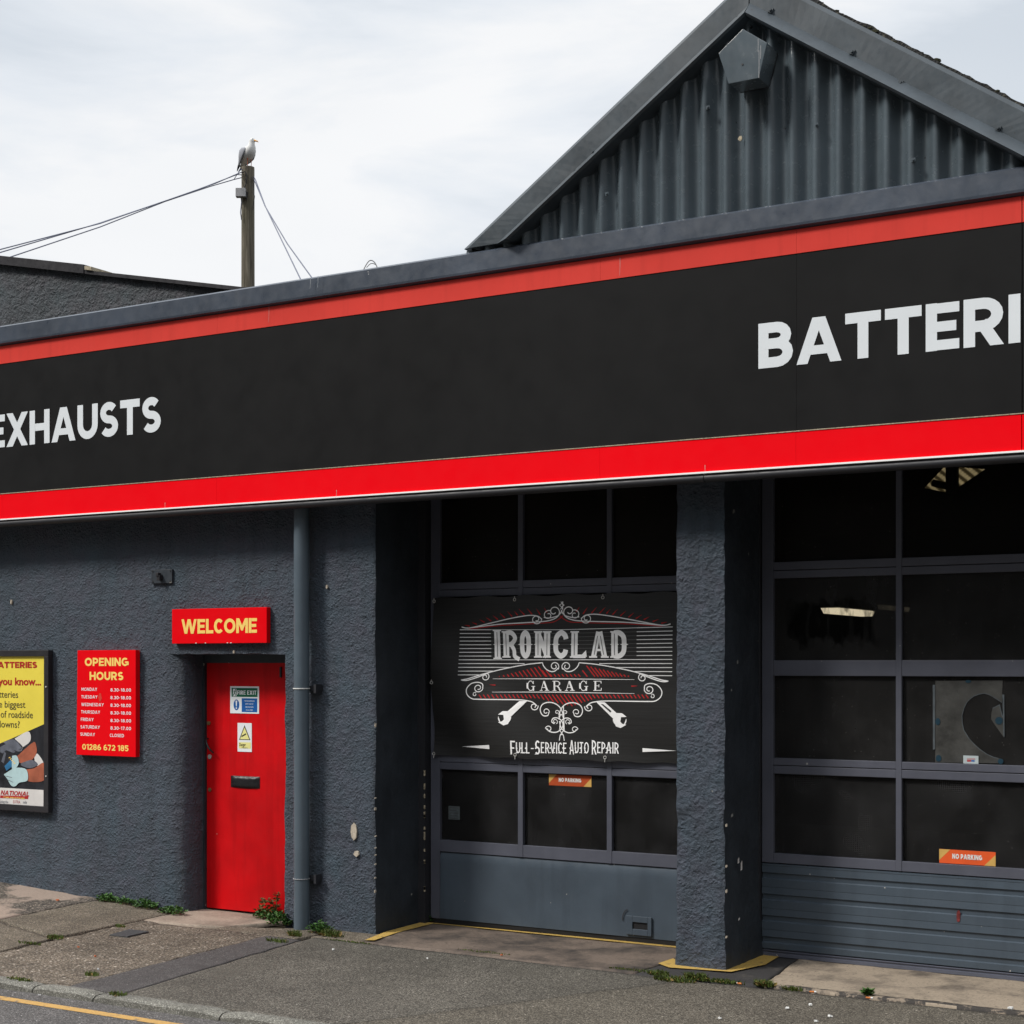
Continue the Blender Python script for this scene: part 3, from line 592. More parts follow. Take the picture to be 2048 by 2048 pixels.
# free-standing pillar between the vehicle doors
pl = MB(); px0, px1 = -4.335, -3.985
plan = [(px0, y) for y in lin(.72, .03)] + [(px0 + .008, .008)] + [(x, 0) for x in lin(px0 + .03, px1 - .03)] + [(px1 - .006, .010)]
zsp = lin(-.06, 3.30)
vs = []
for z in zsp:
    fl = .035 * max(0, 1 - z / .35) ** 2
    for x, y in plan:
        cx = -4.16; p = Vector((x + (fl if x > cx else -fl * .3) * .6, y - fl * .4, z))
        d = math.hypot(max(0, abs(z - .80) - .16), max(0, abs(x - px0) - .05))
        if y < .03 and d < .05: p.y += .022 * (1 - d / .05)
        vs.append(dv(p, .007, .010))
n = len(plan); pl.add(vs, [(j * n + i, j * n + i + 1, (j + 1) * n + i + 1, (j + 1) * n + i) for j in range(len(zsp) - 1) for i in range(n - 1)])
pillar = part(pl, 'pillar', 'stucco_pillar', garage, smooth=True, recalc=False)
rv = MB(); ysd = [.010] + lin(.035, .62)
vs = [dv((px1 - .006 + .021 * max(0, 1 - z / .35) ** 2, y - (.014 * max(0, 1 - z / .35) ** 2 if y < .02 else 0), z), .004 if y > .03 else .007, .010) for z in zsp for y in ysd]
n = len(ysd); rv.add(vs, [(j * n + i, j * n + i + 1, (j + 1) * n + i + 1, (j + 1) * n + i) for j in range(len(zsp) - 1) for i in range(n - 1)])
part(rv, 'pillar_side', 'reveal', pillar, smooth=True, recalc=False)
part(B(-1.24, -.6, 0, .7, -.05, 3.2), 'pillar', 'stucco_pillar', garage)
part(B(-4.06, -3.985, .60, .72, 0, 3.2), 'jamb', 'gutter', garage)
def blob(mb, x, z, rx, rz, y, th, n=16, seed=0, jag=.3):
    mb.plate([(x + rx * math.cos(i * 2 * math.pi / n) * (1 + jag * noise.noise(Vector((i * 1.7, seed, 1)))), z + rz * math.sin(i * 2 * math.pi / n) * (1 + jag * noise.noise(Vector((i * 1.3, seed, 5))))) for i in range(n)], y, th)
# bare plaster where the paint has fallen off, knocked edges
def plaster(*a, **k): mb = MB(); blob(mb, *a, **k); part(mb, 'bare_plaster', 'plaster', garage)
plaster(*V(709, 1663), .027, .060, -.011, .03, seed=3); plaster(*V(714, 1707), .020, .020, -.011, .03, seed=8, jag=.5); plaster(*V(655, 1174), .007, .015, -.012, .02, seed=4); plaster(*V(24, 1204), .008, .02, -.012, .02, seed=5)
for k in range(9):
    z = random.choice([.15, .3, .45, .6, .7, .9, 1.0, 1.25, 1.6]) + random.uniform(-.1, .1); plaster(-6.722 + random.uniform(-.004, .004), z, .003, random.uniform(.004, .016), -.004, .02, 8, k)
for k in range(4): plaster(-3.977, random.uniform(.15, 1.3), .004, random.uniform(.005, .016), -.003, .02, 8, k + 40)
plaster(*V(469, 1304), .008, .012, -.012, .02, seed=9, jag=.6)
for z, y, h in ((.67, .16, .02), (.62, .21, .032), (.30, .17, .01)):
    mb = MB(); mb.add([(-3.965, y, z), (-3.965, y + .03, z + .006), (-3.965, y + .026, z + h * 2), (-3.965, y + .004, z + h * 1.6)], [(0, 1, 2, 3)]); part(mb, 'scuff', 'pwhite', garage)
for k in range(14):
    z = random.choice([.35, .5, .75, .85, 1.0]) + random.uniform(-.12, .12); h = random.uniform(.01, .05); part(B(-6.668, -6.657, .552, .559, z, z + h), 'chipped_paint', 'chipped', garage)
# soffit, beam over the doors and dark hall inside
part(B(-12.8, .5, -.20, .80, 3.245, 3.31), 'soffit', 'gutter', garage)
inn = MB(); X0, X1, Y0, Y1, Z1 = -7.2, 1.0, .86, 9.5, 4.60
inn.box(X0, X1, Y1, Y1 + .1, -.05, Z1); inn.box(X0 - .1, X0, Y0, Y1, -.05, Z1); inn.box(X1, X1 + .1, Y0, Y1, -.05, Z1); inn.box(X0, X1, .73, Y1, -.08, -.034); inn.box(X0, X1, .3, Y1, 4.62, 4.70)
inn.box(-9.2, -6.75, .74, .80, -.05, 4.6); inn.box(-4.42, -3.9, .735, .80, 0, 3.2); inn.box(-1.3, 1.0, .72, .80, 0, 3.2)
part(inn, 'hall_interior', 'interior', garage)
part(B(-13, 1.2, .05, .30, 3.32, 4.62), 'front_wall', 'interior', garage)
# capping along the top of the fascia
cp = MB(); rings = []
for x in (-13.0, 1.2):
    rings.append([(x, -.235, 4.60), (x, -.285, 4.615), (x, -.287, 4.63), (x, -.262, 4.635), (x, -.258, 4.758), (x, -.24, 4.772), (x, .30, 4.790), (x, .30, 4.60)])
cp.loft(rings); part(cp, 'capping', 'capping', garage)
# gable cladding: big corrugations
AX, AZ = -3.715, 5.94; LX, RX = -5.40, -2.07; FZ = 4.80
def under(x): return AZ - (AZ - FZ) * ((AX - x) / (AX - LX) if x < AX else (x - AX) / (RX - AX))
gp = MB(); prof = []
x = LX - .45; PITCH = .1456; PH = -5.171 - .02
while x < RX + .45:
    t = ((x - PH) / PITCH) % 1.0; c = math.cos(2 * math.pi * t)
    prof.append((x, -.205 - .033 * c)); x += PITCH / 18
vs = []; fs = []; n = len(prof)
for x, y in prof: vs += [(x, y, 4.772 + .004 * noise.noise(Vector((x * 30, 0, 0)))), (x, y, max(4.79, under(x) + .16))]
fs = [(2 * i, 2 * i + 2, 2 * i + 3, 2 * i + 1) for i in range(n - 1)]
gp.add(vs, fs); clad = part(gp, 'gable_cladding', 'metal', garage, smooth=True, recalc=False)
def bolt_mb(x, z, y, s=.017, rot=45):
    mb = MB(); mb.plate([(x + s * math.cos(R(a + rot)), z + s * math.sin(R(a + rot))) for a in (0, 90, 180, 270)], y - .004, .008); mb.disc(x, z, y - .016, s * .42, .014, 8); return mb
for px, py in ((1416, 215), (1633, 250), (1827, 320), (1214, 388)):
    X_, Z_ = V(px, py, -.235); part(bolt_mb(X_, Z_, -.234), 'bolt', 'metal', clad)
mb = MB(); blob(mb, *V(1481, 277, -.235), .012, .016, -.240, .006, seed=2, jag=.5); part(mb, 'bare_patch', 'chipped', clad)
# verge boards: upright face with a lip kicked out at the bottom
def barge_side(foot_x, s):
    """one verge board cut plumb at the apex and level at the foot"""
    mb = MB(); sl = (AZ - FZ) / abs(AX - foot_x); cosv = 1 / math.hypot(1, sl); k_o = .90 if s == 1 else 1.0; prof = tuple((o_ * k_o, y_) for o_, y_ in ((0, -.318), (.012, -.334), (.080, -.258), (.225, -.258), (.25, -.245), (.252, -.16), (0, -.16))); rings = []
    n = 44
    for i in range(n + 1):
        ring = []
        for o, y in prof:
            vz = o / cosv                                   # vertical height above the lower edge
            xf = foot_x - s * 0 + s * 0
            xa = foot_x - (vz / sl) * s                      # where this line meets the level foot
            x = xa + (AX - .004 * s - xa) * i / n; z = FZ + abs(x - xa) * sl
            kk = .004 * noise.noise(Vector((x * 4, z * 4, o * 30))); ring.append((x, y + kk, z + .3 * kk))
        rings.append(ring)
    return mb.loft(rings)
for fx, s in ((-5.40, 1), (-2.07, -1)):
    bb = part(barge_side(fx, s), 'verge_board', 'barge', garage)
    pts = ((1186, 304), (1150, 342), (1476, 35)) if s == 1 else ((1704, 103), (1801, 165), (1996, 256), (1541, 20))
    for px, py in pts:
        X_, Z_ = V(px, py, -.266); part(bolt_mb(X_, Z_, -.264, .021 if s == -1 else .016, 20), 'bolt', 'barge', bb)
# roof sheets with moss along the verge
def roof_side(foot_x, s):
    sl = (AZ - FZ) / abs(AX - foot_x); mb = MB(); xa = foot_x - s * .36; n = 60; off = .238 if s == 1 else .308; lo, hi = [], []
    for j, y in enumerate((-.215, -.15, 0, 2, 5, 9)):
        for i in range(n + 1):
            x = xa + (AX - xa) * i / n; z = FZ + off + (x - foot_x) * s * sl
            z += .02 * abs(noise.noise(Vector((x * 16, y * 3, 4)))) * 1.6 if j < 3 else 0
            lo.append((x, y, z - .03)); hi.append((x, y, z + .016))
    vs = lo + hi; m_ = n + 1; o = len(lo); fs = []
    for j in range(5):
        for i in range(n):
            a = j * m_ + i; fs += [(a, a + m_, a + m_ + 1, a + 1), (o + a, o + a + 1, o + a + m_ + 1, o + a + m_)]
    for i in range(n): fs.append((i, i + 1, o + i + 1, o + i))
    for j in range(5): a = j * m_; fs.append((a, o + a, o + a + m_, a + m_))
    return mb.add(vs, fs)
for fx, s in ((-5.40, 1), (-2.07, -1)):
    rf = part(roof_side(fx, s), 'roof', 'roof', garage, recalc=True)
    sl = (AZ - FZ) / abs(AX - fx); mo = MB(); rnd = random.Random(5)
    for k in range(150 if s == -1 else 40):
        x = fx + s * rnd.uniform(-.3, 1.62); z = FZ + (.255 if s == 1 else .322) + (x - fx) * s * sl + rnd.uniform(-.015, .006); r = rnd.uniform(.005, .014) * (1.4 if s == -1 and .5 < (x - fx) * s < 1.3 else .8); y = rnd.uniform(-.21, -.12)
        mo.loft([[(x + r * q * 1.5 * math.cos(a * 1.05) * (1 + .3 * rnd.random()), y + r * q * math.sin(a * 1.05), z + r * h) for a in range(6)] for q, h in ((1, -.5), (.9, .3), (.3, .75))])
    mo_ = part(mo, 'moss', 'moss', rf); mo_['kind'] = 'stuff'
# downpipe
pipe = part(MB().tube([(-7.326, -.09, z_) for z_ in (-.01, 0, .01, 1, 2, 3.10, 3.11, 3.12)], .058, 24), 'drainpipe', 'pipe', garage, smooth=True)
for z in (1.778, .371):
    mb = MB().box(-7.335, -7.20, -.055, .01, z - .012, z + .022); mb.box(-7.225, -7.205, -.075, .01, z - .03, z + .035); part(mb, 'bracket', 'gutter', pipe)
part(MB().tube([(-7.326, -.09, 1.779), (-7.326, -.09, 1.786)], .0635, 24), 'joint_ring', 'paper', pipe)
part(MB().tube([(-7.326, -.09, .372), (-7.326, -.09, .376)], .0632, 24), 'joint_ring', 'boxgrey', pipe)

# entrance door
DY = .25
fr = MB().box(-8.60, -8.555, DY - .02, DY + .08, 0, 2.03); fr.box(-7.615, -7.57, DY - .02, DY + .08, 0, 2.03); fr.box(-8.555, -7.615, DY - .02, DY + .08, 1.972, 2.14); fr.box(-8.75, -8.60, DY + .03, DY + .08, 0, 2.14); fr.box(-7.57, -7.45, DY + .03, DY + .08, 0, 2.14)
dr = MB().box(-8.550, -7.620, DY, DY + .05, .018, 1.980)
door = part(dr, 'front_door', 'door_red', garage, bevel=.004)
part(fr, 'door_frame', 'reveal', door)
for px, py, m_, r in ((416, 1446, 'brass', .016), (418, 1513, 'steel', .018), (418, 1579, 'brass', .015)):
    X_, Z_ = V(px, py, DY); mb = MB().disc(X_ + .012, Z_, DY - .01, r, .012, 14); mb.disc(X_ + .012, Z_, DY - .013, r * .5, .005, 10); part(mb, 'lock', m_, door)
hp = [V(x, y, DY) for x, y in ((417, 1477), (421, 1487), (425, 1496), (433, 1506))]
mb = MB().tube([(hp[0][0], DY - .005, hp[0][1]), (hp[0][0], DY - .03, hp[0][1] - .005), (hp[1][0], DY - .045, hp[1][1]), (hp[2][0], DY - .045, hp[2][1]), (hp[3][0], DY - .035, hp[3][1])], [.006, .007, .0075, .008, .006], 8); part(mb, 'handle', 'black', door, smooth=True)
a = V(462, 1551, DY); b_ = V(520, 1577, DY); lb = MB(); nx, nz = 18, 8; vs = []
for j in range(nz + 1):
    for i in range(nx + 1):
        u, v = i / nx, j / nz; e_ = min(u, 1 - u, v, 1 - v)
        x = a[0] + (b_[0] - a[0]) * u; z = b_[1] + (a[1] - b_[1]) * v - .006 * math.sin(u * 3) * (1 - v)
        vs.append((x, DY - .002 - .014 * min(1, e_ * 6) - .008 * abs(noise.noise(Vector((x * 28, z * 40, 3)))) * (e_ > 0), z))
lb.add(vs, [(j * (nx + 1) + i, j * (nx + 1) + i + 1, (j + 1) * (nx + 1) + i + 1, (j + 1) * (nx + 1) + i) for j in range(nz) for i in range(nx)])
part(lb, 'letterbox', 'tape', door, smooth=True, recalc=False)
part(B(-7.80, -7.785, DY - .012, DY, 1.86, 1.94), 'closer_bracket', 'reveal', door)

# ------------------------------------------------------------------ vehicle doors
DF, DP = .62, .65
def pane(x0, x1, z0, z1, mat, parent): return part(MB().box(x0 - .004, x1 + .004, DP, DP + .006, z0 - .004, z1 + .004), 'pane', mat, parent)
def bars(mb, xs, zs, y=DF, d=.06):
    for x0, x1, z0, z1 in [(a, b, zs[0], zs[-1]) for a, b in xs]: mb.box(x0, x1, y, y + d, z0, z1)
# first door
xs1 = [(-6.650, -6.569), (-5.884, -5.842), (-5.152, -5.112), (-4.425, -4.34)]
cols1 = [(-6.569, -5.884), (-5.842, -5.152), (-5.112, -4.425)]
rails1 = [(.548, .636), (1.170, 1.222), (1.226, 1.285), (1.86, 1.96), (2.470, 2.520), (2.524, 2.576), (3.222, 3.30)]
fm = MB()
for a, b_ in (xs1[0], xs1[3]): fm.box(a, b_, DF, DF + .06, .04, 3.30)
for a, b_ in xs1[1:3]: fm.box(a, b_, DF, DF + .06, .548, 3.30)
fm.box(-5.884, -5.842, DF + .003, DF + .057, .636 - .088, .636); fm.box(-5.152, -5.112, DF + .003, DF + .057, .548, .636)
for z0, z1 in rails1:
    for a, b_ in cols1: fm.box(a, b_, DF + .003, DF + .057, z0, z1)
d1 = part(fm, 'sectional_door', 'frame', garage, bevel=.003)
for a, b_ in cols1:
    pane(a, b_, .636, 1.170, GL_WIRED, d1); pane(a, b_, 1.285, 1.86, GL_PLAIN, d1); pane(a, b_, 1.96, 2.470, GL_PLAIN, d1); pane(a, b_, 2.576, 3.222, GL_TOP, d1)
lp = MB(); nx, nz = 60, 14; vs = []
for j in range(nz + 1):
    for i in range(nx + 1):
        x = -6.566 + 2.138 * i / nx; z = .042 + .50 * j / nz
        vs.append((x, DF + .004 + .0035 * noise.noise(Vector((x * 2.2, z * 4, 5))) + (.010 if j == nz else 0), z))
lp.add(vs, [(j * (nx + 1) + i, j * (nx + 1) + i + 1, (j + 1) * (nx + 1) + i + 1, (j + 1) * (nx + 1) + i) for j in range(nz) for i in range(nx)])
part(lp, 'lower_panel', 'panel', d1, smooth=True, recalc=False)
mb = MB(); hx0, hx1, hz0, hz1 = -4.995, -4.797, .060, .192; y = DF - .004
for x0, x1, z0, z1 in ((hx0, hx0 + .05, hz0, hz1), (hx1 - .03, hx1, hz0, hz1), (hx0 + .05, hx1 - .03, hz1 - .042, hz1), (hx0 + .05, hx1 - .03, hz0, hz0 + .042)): mb.box(x0, x1, y - .006, y + .006, z0, z1)
hd = part(mb, 'handle', 'panel', d1, bevel=.003)
part(B(hx0 + .045, hx1 - .025, y + .004, y + .0075, hz0 + .04, hz1 - .04), 'recess', 'dark', hd)
mb = MB(); stroke(mb, [(hx0 - .03 + .05 * (1 - math.cos(R(t))) , .165 + .07 * math.sin(R(t))) for t in range(-10, 80, 8)], .008, DF - .003); part(mb, 'dent', 'gutter', d1)
part(B(-6.64, -4.35, DF + .01, DF + .05, .008, .040), 'bottom_seal', 'dark', d1)
# second door
xs2 = [(-3.980, -3.900), (-3.066, -3.028), (-2.194, -2.156), (-1.322, -1.245)]
cols2 = [(-3.900, -3.066), (-3.028, -2.194), (-2.156, -1.322)]
rails2 = [(.632, .697), (1.230, 1.283), (1.288, 1.335), (1.885, 1.988), (2.536, 2.586), (2.591, 2.645), (3.222, 3.30)]
fm = MB()
for a, b_ in xs2: fm.box(a, b_, DF, DF + .06, .632, 3.30)
for z0, z1 in rails2:
    for a, b_ in cols2: fm.box(a, b_, DF + .003, DF + .057, z0, z1)
d2 = part(fm, 'sectional_door', 'frame', garage, bevel=.003)
for k, (a, b_) in enumerate(cols2):
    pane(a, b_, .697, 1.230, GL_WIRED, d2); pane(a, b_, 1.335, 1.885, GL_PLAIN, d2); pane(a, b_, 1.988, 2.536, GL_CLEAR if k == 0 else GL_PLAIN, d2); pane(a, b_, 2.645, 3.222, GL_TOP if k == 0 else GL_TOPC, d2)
rb = MB(); prof = [(.626, DF + .02), (.624, DF)]
z = .545
while z > .08:
    prof += [(z + .068, DF), (z + .066, DF + .002), (z + .022, DF), (z + .020, DF), (z + .016, DF + .010), (z - .016, DF + .012), (z - .022, DF - .001), (z - .025, DF - .001)]; z -= .143
prof += [(.056, DF), (.054, DF + .02)]
prof = sorted(set(prof), key=lambda q: -q[0])
rb.loft([[(x, y, z) for z, y in prof] for x in (-3.980, -1.245)], cap=False, close=False)
part(rb, 'lower_panel', 'panel', d2)
mb = MB(); mb.loft([[(x, y, z) for y, z in ((DF + .05, .052), (DF + .012, .050), (DF, .042), (DF + .006, .030), (DF - .004, .026), (DF - .006, .006), (DF + .05, .006))] for x in (-3.975, -1.25)]); part(mb, 'bottom_seal', 'frame', d2)
mb = MB(); p0 = V(1917, 1832, DF); blob(mb, p0[0], p0[1], .012, .040, DF - .004, .003, 14, 5, .5); part(mb, 'red_scuff', paint('rubbed_red', (.16, .03, .03), .7, .5, 40, .2), d2)

# ------------------------------------------------------------------ fascia sign
fas = thing('fascia_sign', (-5.3, -.25, 3.1), 'long black fascia sign with red bands above and below, white lettering, over the whole shopfront', 'shop sign')
FY = -.25; FX0, FX1 = -13.0, 1.2
for a, b_ in ((FX0, -3.412), (-3.4108, -2.078), (-2.073, FX1)): part(B(a, b_, FY, FY + .05, 3.372, 4.452), 'panel', 'sign_black', fas)
for a, b_ in ((FX0, -8.0), (-7.9988, -4.75), (-4.7488, -3.412), (-3.4108, -2.078), (-2.073, FX1)):
    part(B(a, b_, FY - .004, FY + .05, 4.4535, 4.600), 'upper_band', 'red_pale', fas)
    part(B(a, b_, FY - .012, FY + .05, 3.166, 3.3705), 'lower_band', 'red', fas)
part(B(FX0, FX1, FY - .022, FY + .04, 3.155, 3.1655), 'edge_trim', 'trim_white', fas)
part(B(FX0, FX1, FY - .016, FY - .005, 3.3715, 3.377), 'bead', 'chipped', fas)
for a, b_ in ((FX0, -4.02), (-4.015, FX1)):
    part(MB().loft([[(x, FY + .02 + .036 * math.cos(R(t)), 3.128 + .028 * math.sin(R(t))) for t in range(0, 360, 24)] for x in (a, b_)], cap=False), 'gutter_roll', 'gutter', fas, smooth=True)
part(B(FX0, FX1, FY + .05, .05, 3.17, 4.6), 'backing_box', 'dark', fas)
LY = FY - .002
mb = MB(); text(mb, 'EXHAUSTS', V(-21, 860, FY)[0], 3.759, .276, LY, .225, V(322, 860, FY)[0], .085); part(mb, 'lettering', 'letter', fas, recalc=False)
mb = MB(); r_ = V(1517, 737, FY)[0]; xi = V(2041, 686, FY)[0]
tmp = 0; 
for ch in 'BATTERI': tmp += glyph(ch, .23)[0] + .085
k_ = (xi - r_) / (tmp - .085); tot = sum(glyph(ch, .23)[0] + .085 for ch in 'BATTERIES') - .085
text(mb, 'BATTERIES', r_, 3.777, .276, LY, .23, r_ + tot * k_, .085); part(mb, 'lettering', 'letter', fas, recalc=False)

for px, y0_, y1_, yy in ((538, 608, 645, FY - .0045), (621, 556, 578, -.2885), (636, 552, 575, -.2885), (1240, 515, 552, FY - .0045), (330, 1005, 1022, FY - .0125), (673, 980, 1000, FY - .0125), (1410, 930, 950, FY - .0125)):
    mb = MB(); a = V(px, y0_, yy); c = V(px - 1, y1_, yy); stroke(mb, [a, ((a[0] + c[0]) / 2 + .002, (a[1] + c[1]) / 2), c], .0045, yy, w1=.0015); part(mb, 'water_mark', paint('water_mark', (.50, .27, .25) if px != 621 and px != 636 else (.3, .32, .34), .7, .2, 30, .2), fas, recalc=False)

# ------------------------------------------------------------------ small signs on the wall
def sign_box(name, label, x0, x1, z0, z1, y0, d, mat, lean=0):
    t = thing(name, ((x0 + x1) / 2, y0, z0), label, 'sign'); part(MB().plate([(x0 + lean, z0), (x1, z0), (x1, z1), (x0, z1)], y0, d), 'board', mat, t, bevel=.002); return t
wy = -.05
t = sign_box('door_sign', 'red box sign reading WELCOME in yellow above the red entrance door', -8.642, -7.690, 2.124, 2.394, wy, .045, 'red_sign')
mb = MB(); text(mb, 'WELCOME', V(363, 1266, wy)[0], 2.200, .113, wy - .001, .225, V(514, 1266, wy)[0], .065); part(mb, 'lettering', 'yellow_txt', t, recalc=False)
mb = MB()
for px in (392, 411, 455, 462): mb = MB(); X_ = V(px, 1285, wy)[0]; blob(mb, X_, 2.126, .008, .003, wy - .0015, .002, 8, px); part(mb, 'chipped_edge', 'paper', t)
t = sign_box('hours_sign', 'red box sign listing opening hours and a phone number, left of the entrance door', -9.672, -9.028, 1.221, 2.076, wy, .048, 'red_sign', -.014)
q = lambda x, y: V(x / 4.83, 1260 + y / 4.83, wy)
def hrow(mb, s, xa, yb, cap, xb=None, w=.23, gap=.09):
    p = q(xa, yb); p2 = q(xb, yb) if xb else None; text(mb, s, p[0], p[1], cap, wy - .001, w, p2[0] if p2 else None, gap)
mb = MB(); c_ = .063 * 1.0
hrow(mb, 'OPENING', 820, 348, .067, 1243); part(mb, 'heading', 'yellow_txt', t, recalc=False); mb = MB(); hrow(mb, 'HOURS', 866, 483, .067, 1192); part(mb, 'heading', 'yellow_txt', t, recalc=False)
mb = MB()
rows = (('MONDAY', 788, 587, 940, '8.30-18.00', 594), ('TUESDAY', 786, 660, 943, '8.30-18.00', 668), ('WEDNESDAY', 786, 734, 1003, '8.30-18.00', 742), ('THURSDAY', 784, 806, 968, '8.30-18.00', 815), ('FRIDAY', 782, 878, 906, '8.30-18.00', 889), ('SATURDAY', 779, 950, 966, '8.30-17.00', 962), ('SUNDAY', 777, 1021, 919, 'CLOSED', 1032))
for d_, xa, yb, xb, h_, yb2 in rows:
    hrow(mb, d_, xa, yb, .026, xb, .165, .17); hrow(mb, h_, 1068 if h_ != 'CLOSED' else 1062, yb2, .026, 1267 if h_ != 'CLOSED' else 1198, .165, .17)
part(mb, 'timetable', 'white', t, recalc=False)
mb = MB(); hrow(mb, '01286 672 185', 795, 1155, .047, 1242, .2, .1); part(mb, 'phone_number', 'yellow_txt', t, recalc=False)
mb = MB(); p = q(968, 650); blob(mb, p[0], p[1], .018, .032, wy - .0012, .001, 12, 3, .7); part(mb, 'scuff', 'red_pale', t)

# framed poster
py_ = -.055
t = thing('poster_frame', (-10.5, py_, .72), 'black wall frame holding a yellow battery poster, left of the opening hours sign', 'poster')
fr = MB(); fx0, fx1, fz0, fz1 = -11.35, -10.005, .728, 2.080; m_ = .052
fr.box(fx0, fx1, py_, py_ + .05, fz1 - m_, fz1); fr.box(fx0, fx1, py_, py_ + .05, fz0, fz0 + m_); fr.box(fx0, fx0 + m_, py_, py_ + .05, fz0 + m_, fz1 - m_); fr.box(fx1 - m_, fx1, py_, py_ + .05, fz0 + m_, fz1 - m_)
part(fr, 'frame', 'black', t, bevel=.004)
P = lambda x, y: V(x / 4.83, 1260 + y / 4.83, py_ + .015)
sy = py_ + .018
sh = part(B(fx0 + m_, fx1 - m_, sy, sy + .02, fz0 + m_, fz1 - m_), 'poster', 'poster_yellow', t)
def pp(pts, k, mat, name):
    if name in ('printed_forearm', 'printed_glove', 'printed_cuff', 'printed_sleeve', 'printed_cable'): q_ = spl(list(pts) + [pts[0]], 5)[:-1]; pts = [(min(x, 428), y) for x, y in q_]
    mb = MB(); flat(mb, [P(*p) for p in pts], sy - .0012 * k); return part(mb, name, mat, sh, recalc=False)
pp([(-560, 1240), (0, 1095), (130, 1040), (433, 905), (425, 1705), (-560, 1690)], 1, 'pblack', 'photo_print')
pp([(140, 1050), (272, 980), (290, 1075), (180, 1160), (220, 1130)], 2, 'pwhite', 'printed_sleeve'); pp([(330, 1230), (362, 1195), (420, 1290), (350, 1310)], 2, 'pwhite', 'printed_sleeve')
pp([(30, 1085), (130, 1055), (215, 1150), (160, 1170)], 2, 'pgrey', 'printed_cable'); pp([(0, 1130), (90, 1085), (150, 1180), (60, 1210), (0, 1180)], 2.5, 'pgrey', 'printed_casing')
pp([(175, 1210), (320, 1085), (350, 1120), (352, 1190), (300, 1260), (200, 1285), (160, 1230)], 3, 'skin', 'printed_forearm'); pp([(255, 1345), (330, 1335), (425, 1285), (428, 1450), (260, 1455)], 3, 'skin', 'printed_forearm')
pp([(205, 1285), (310, 1255), (365, 1300), (290, 1335), (210, 1310)], 3.5, 'pgrey', 'printed_cuff')
pp([(-40, 1260), (60, 1160), (150, 1195), (165, 1290), (60, 1370), (-40, 1290)], 4, 'pblack', 'printed_tester'); pp([(65, 1360), (45, 1315), (125, 1235), (160, 1285)], 5, 'blue', 'printed_screen'); pp([(15, 1270), (45, 1175), (62, 1190), (40, 1290)], 5, 'pgrey', 'printed_display')
mb = MB()
for k in range(5): p = P(88 + k * 12, 1235 + k * 14); p2 = P(104 + k * 12, 1228 + k * 14); stroke(mb, [p, p2], .006, sy - .0072)
part(mb, 'printed_keys', 'yellow_txt', sh, recalc=False)
pp([(40, 1395), (110, 1350), (150, 1330), (255, 1345), (270, 1450), (190, 1475), (150, 1510), (110, 1500), (75, 1440)], 6, 'glove', 'printed_glove'); pp([(120, 1215), (165, 1215), (185, 1280), (160, 1330), (120, 1345)], 5.5, 'glove', 'printed_glove')
mb = MB(); stroke(mb, [P(75, 1445), P(130, 1470)], .004, sy - .0082); stroke(mb, [P(60, 1410), P(120, 1425)], .004, sy - .0082); part(mb, 'printed_crease', 'pgrey', sh, recalc=False)
pp([(-560, 1500), (-560, 1690), (424, 1706), (425, 1545), (0, 1522)], 7, 'pwhite', 'logo_panel')
mb = MB(); p = P(12, 1590); text(mb, 'NATIONAL', p[0], p[1], .038, sy - .0096, .21, P(285, 1590)[0], .08, shear=.22); part(mb, 'logo_text', 'poster_red', sh, recalc=False)
pp([(8, 1597), (280, 1606), (277, 1632), (5, 1622)], 8, 'poster_red', 'logo_bar')
mb = MB(); p = P(40, 1620); text(mb, 'TYRES AND AUTOCARE', p[0], p[1] - .001, .012, sy - .0108, .2, P(245, 1624)[0], .14); part(mb, 'logo_strap', 'yellow_txt', sh, recalc=False)
p = P(-4, 1668); ftext('Going the', p[0], p[1], .036, sy - .0096, 'pgrey', sh, 'slogan', sx=.78); p = P(131, 1672); ftext('EXTRA', p[0], p[1], .036, sy - .0096, 'poster_red', sh, 'slogan', sx=.78); p = P(228, 1676); ftext('mile', p[0], p[1], .036, sy - .0096, 'pgrey', sh, 'slogan', sx=.78)
mb = MB(); p = P(-75, 366); text(mb, 'BATTERIES', p[0], p[1], .052, sy - .0015, .24, P(356, 366)[0], .075); part(mb, 'heading', 'poster_red', sh, recalc=False)
def ft(s, xl, xr, yb, size, mat, off):
    p = P(xr, yb); ftext(s, p[0], p[1], size, sy - .0015, mat, sh, 'heading' if off > .0008 else 'body_text', off, fit=(P(xl, yb)[0], p[0]))
ft('you know...', -18, 395, 533, .088, 'poster_red', .0026)
for s, xl, xr, yb in (('Batteries', -75, 173, 655), ('the biggest', -75, 243, 752), ('of roadside', 5, 315, 852), ('breakdowns?', -190, 188, 945)): ft(s, xl, xr, yb, .082, 'poster_text', .0004)
for py2 in (548, 1410):
    X_, Z_ = P(452, py2); part(MB().disc(X_ + .01, Z_, py_ - .006, .007, .008, 10), 'screw', 'steel', t)

# wall plate with hook
t = thing('wall_plate', (-8.777, 0, 2.6), 'small dark metal plate with a hook stub, high on the rendered wall', 'bracket')
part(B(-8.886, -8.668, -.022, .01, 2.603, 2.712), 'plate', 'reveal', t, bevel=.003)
mb = MB().box(-8.795, -8.765, -.06, -.02, 2.625, 2.665); mb.box(-8.80, -8.775, -.065, -.03, 2.655, 2.685); part(mb, 'hook', 'black', t, bevel=.003)
for x, z in ((-8.87, 2.617), (-8.87, 2.698), (-8.684, 2.617), (-8.684, 2.698)): part(MB().disc(x, z, -.026, .006, .006, 8), 'screw', 'black', t)

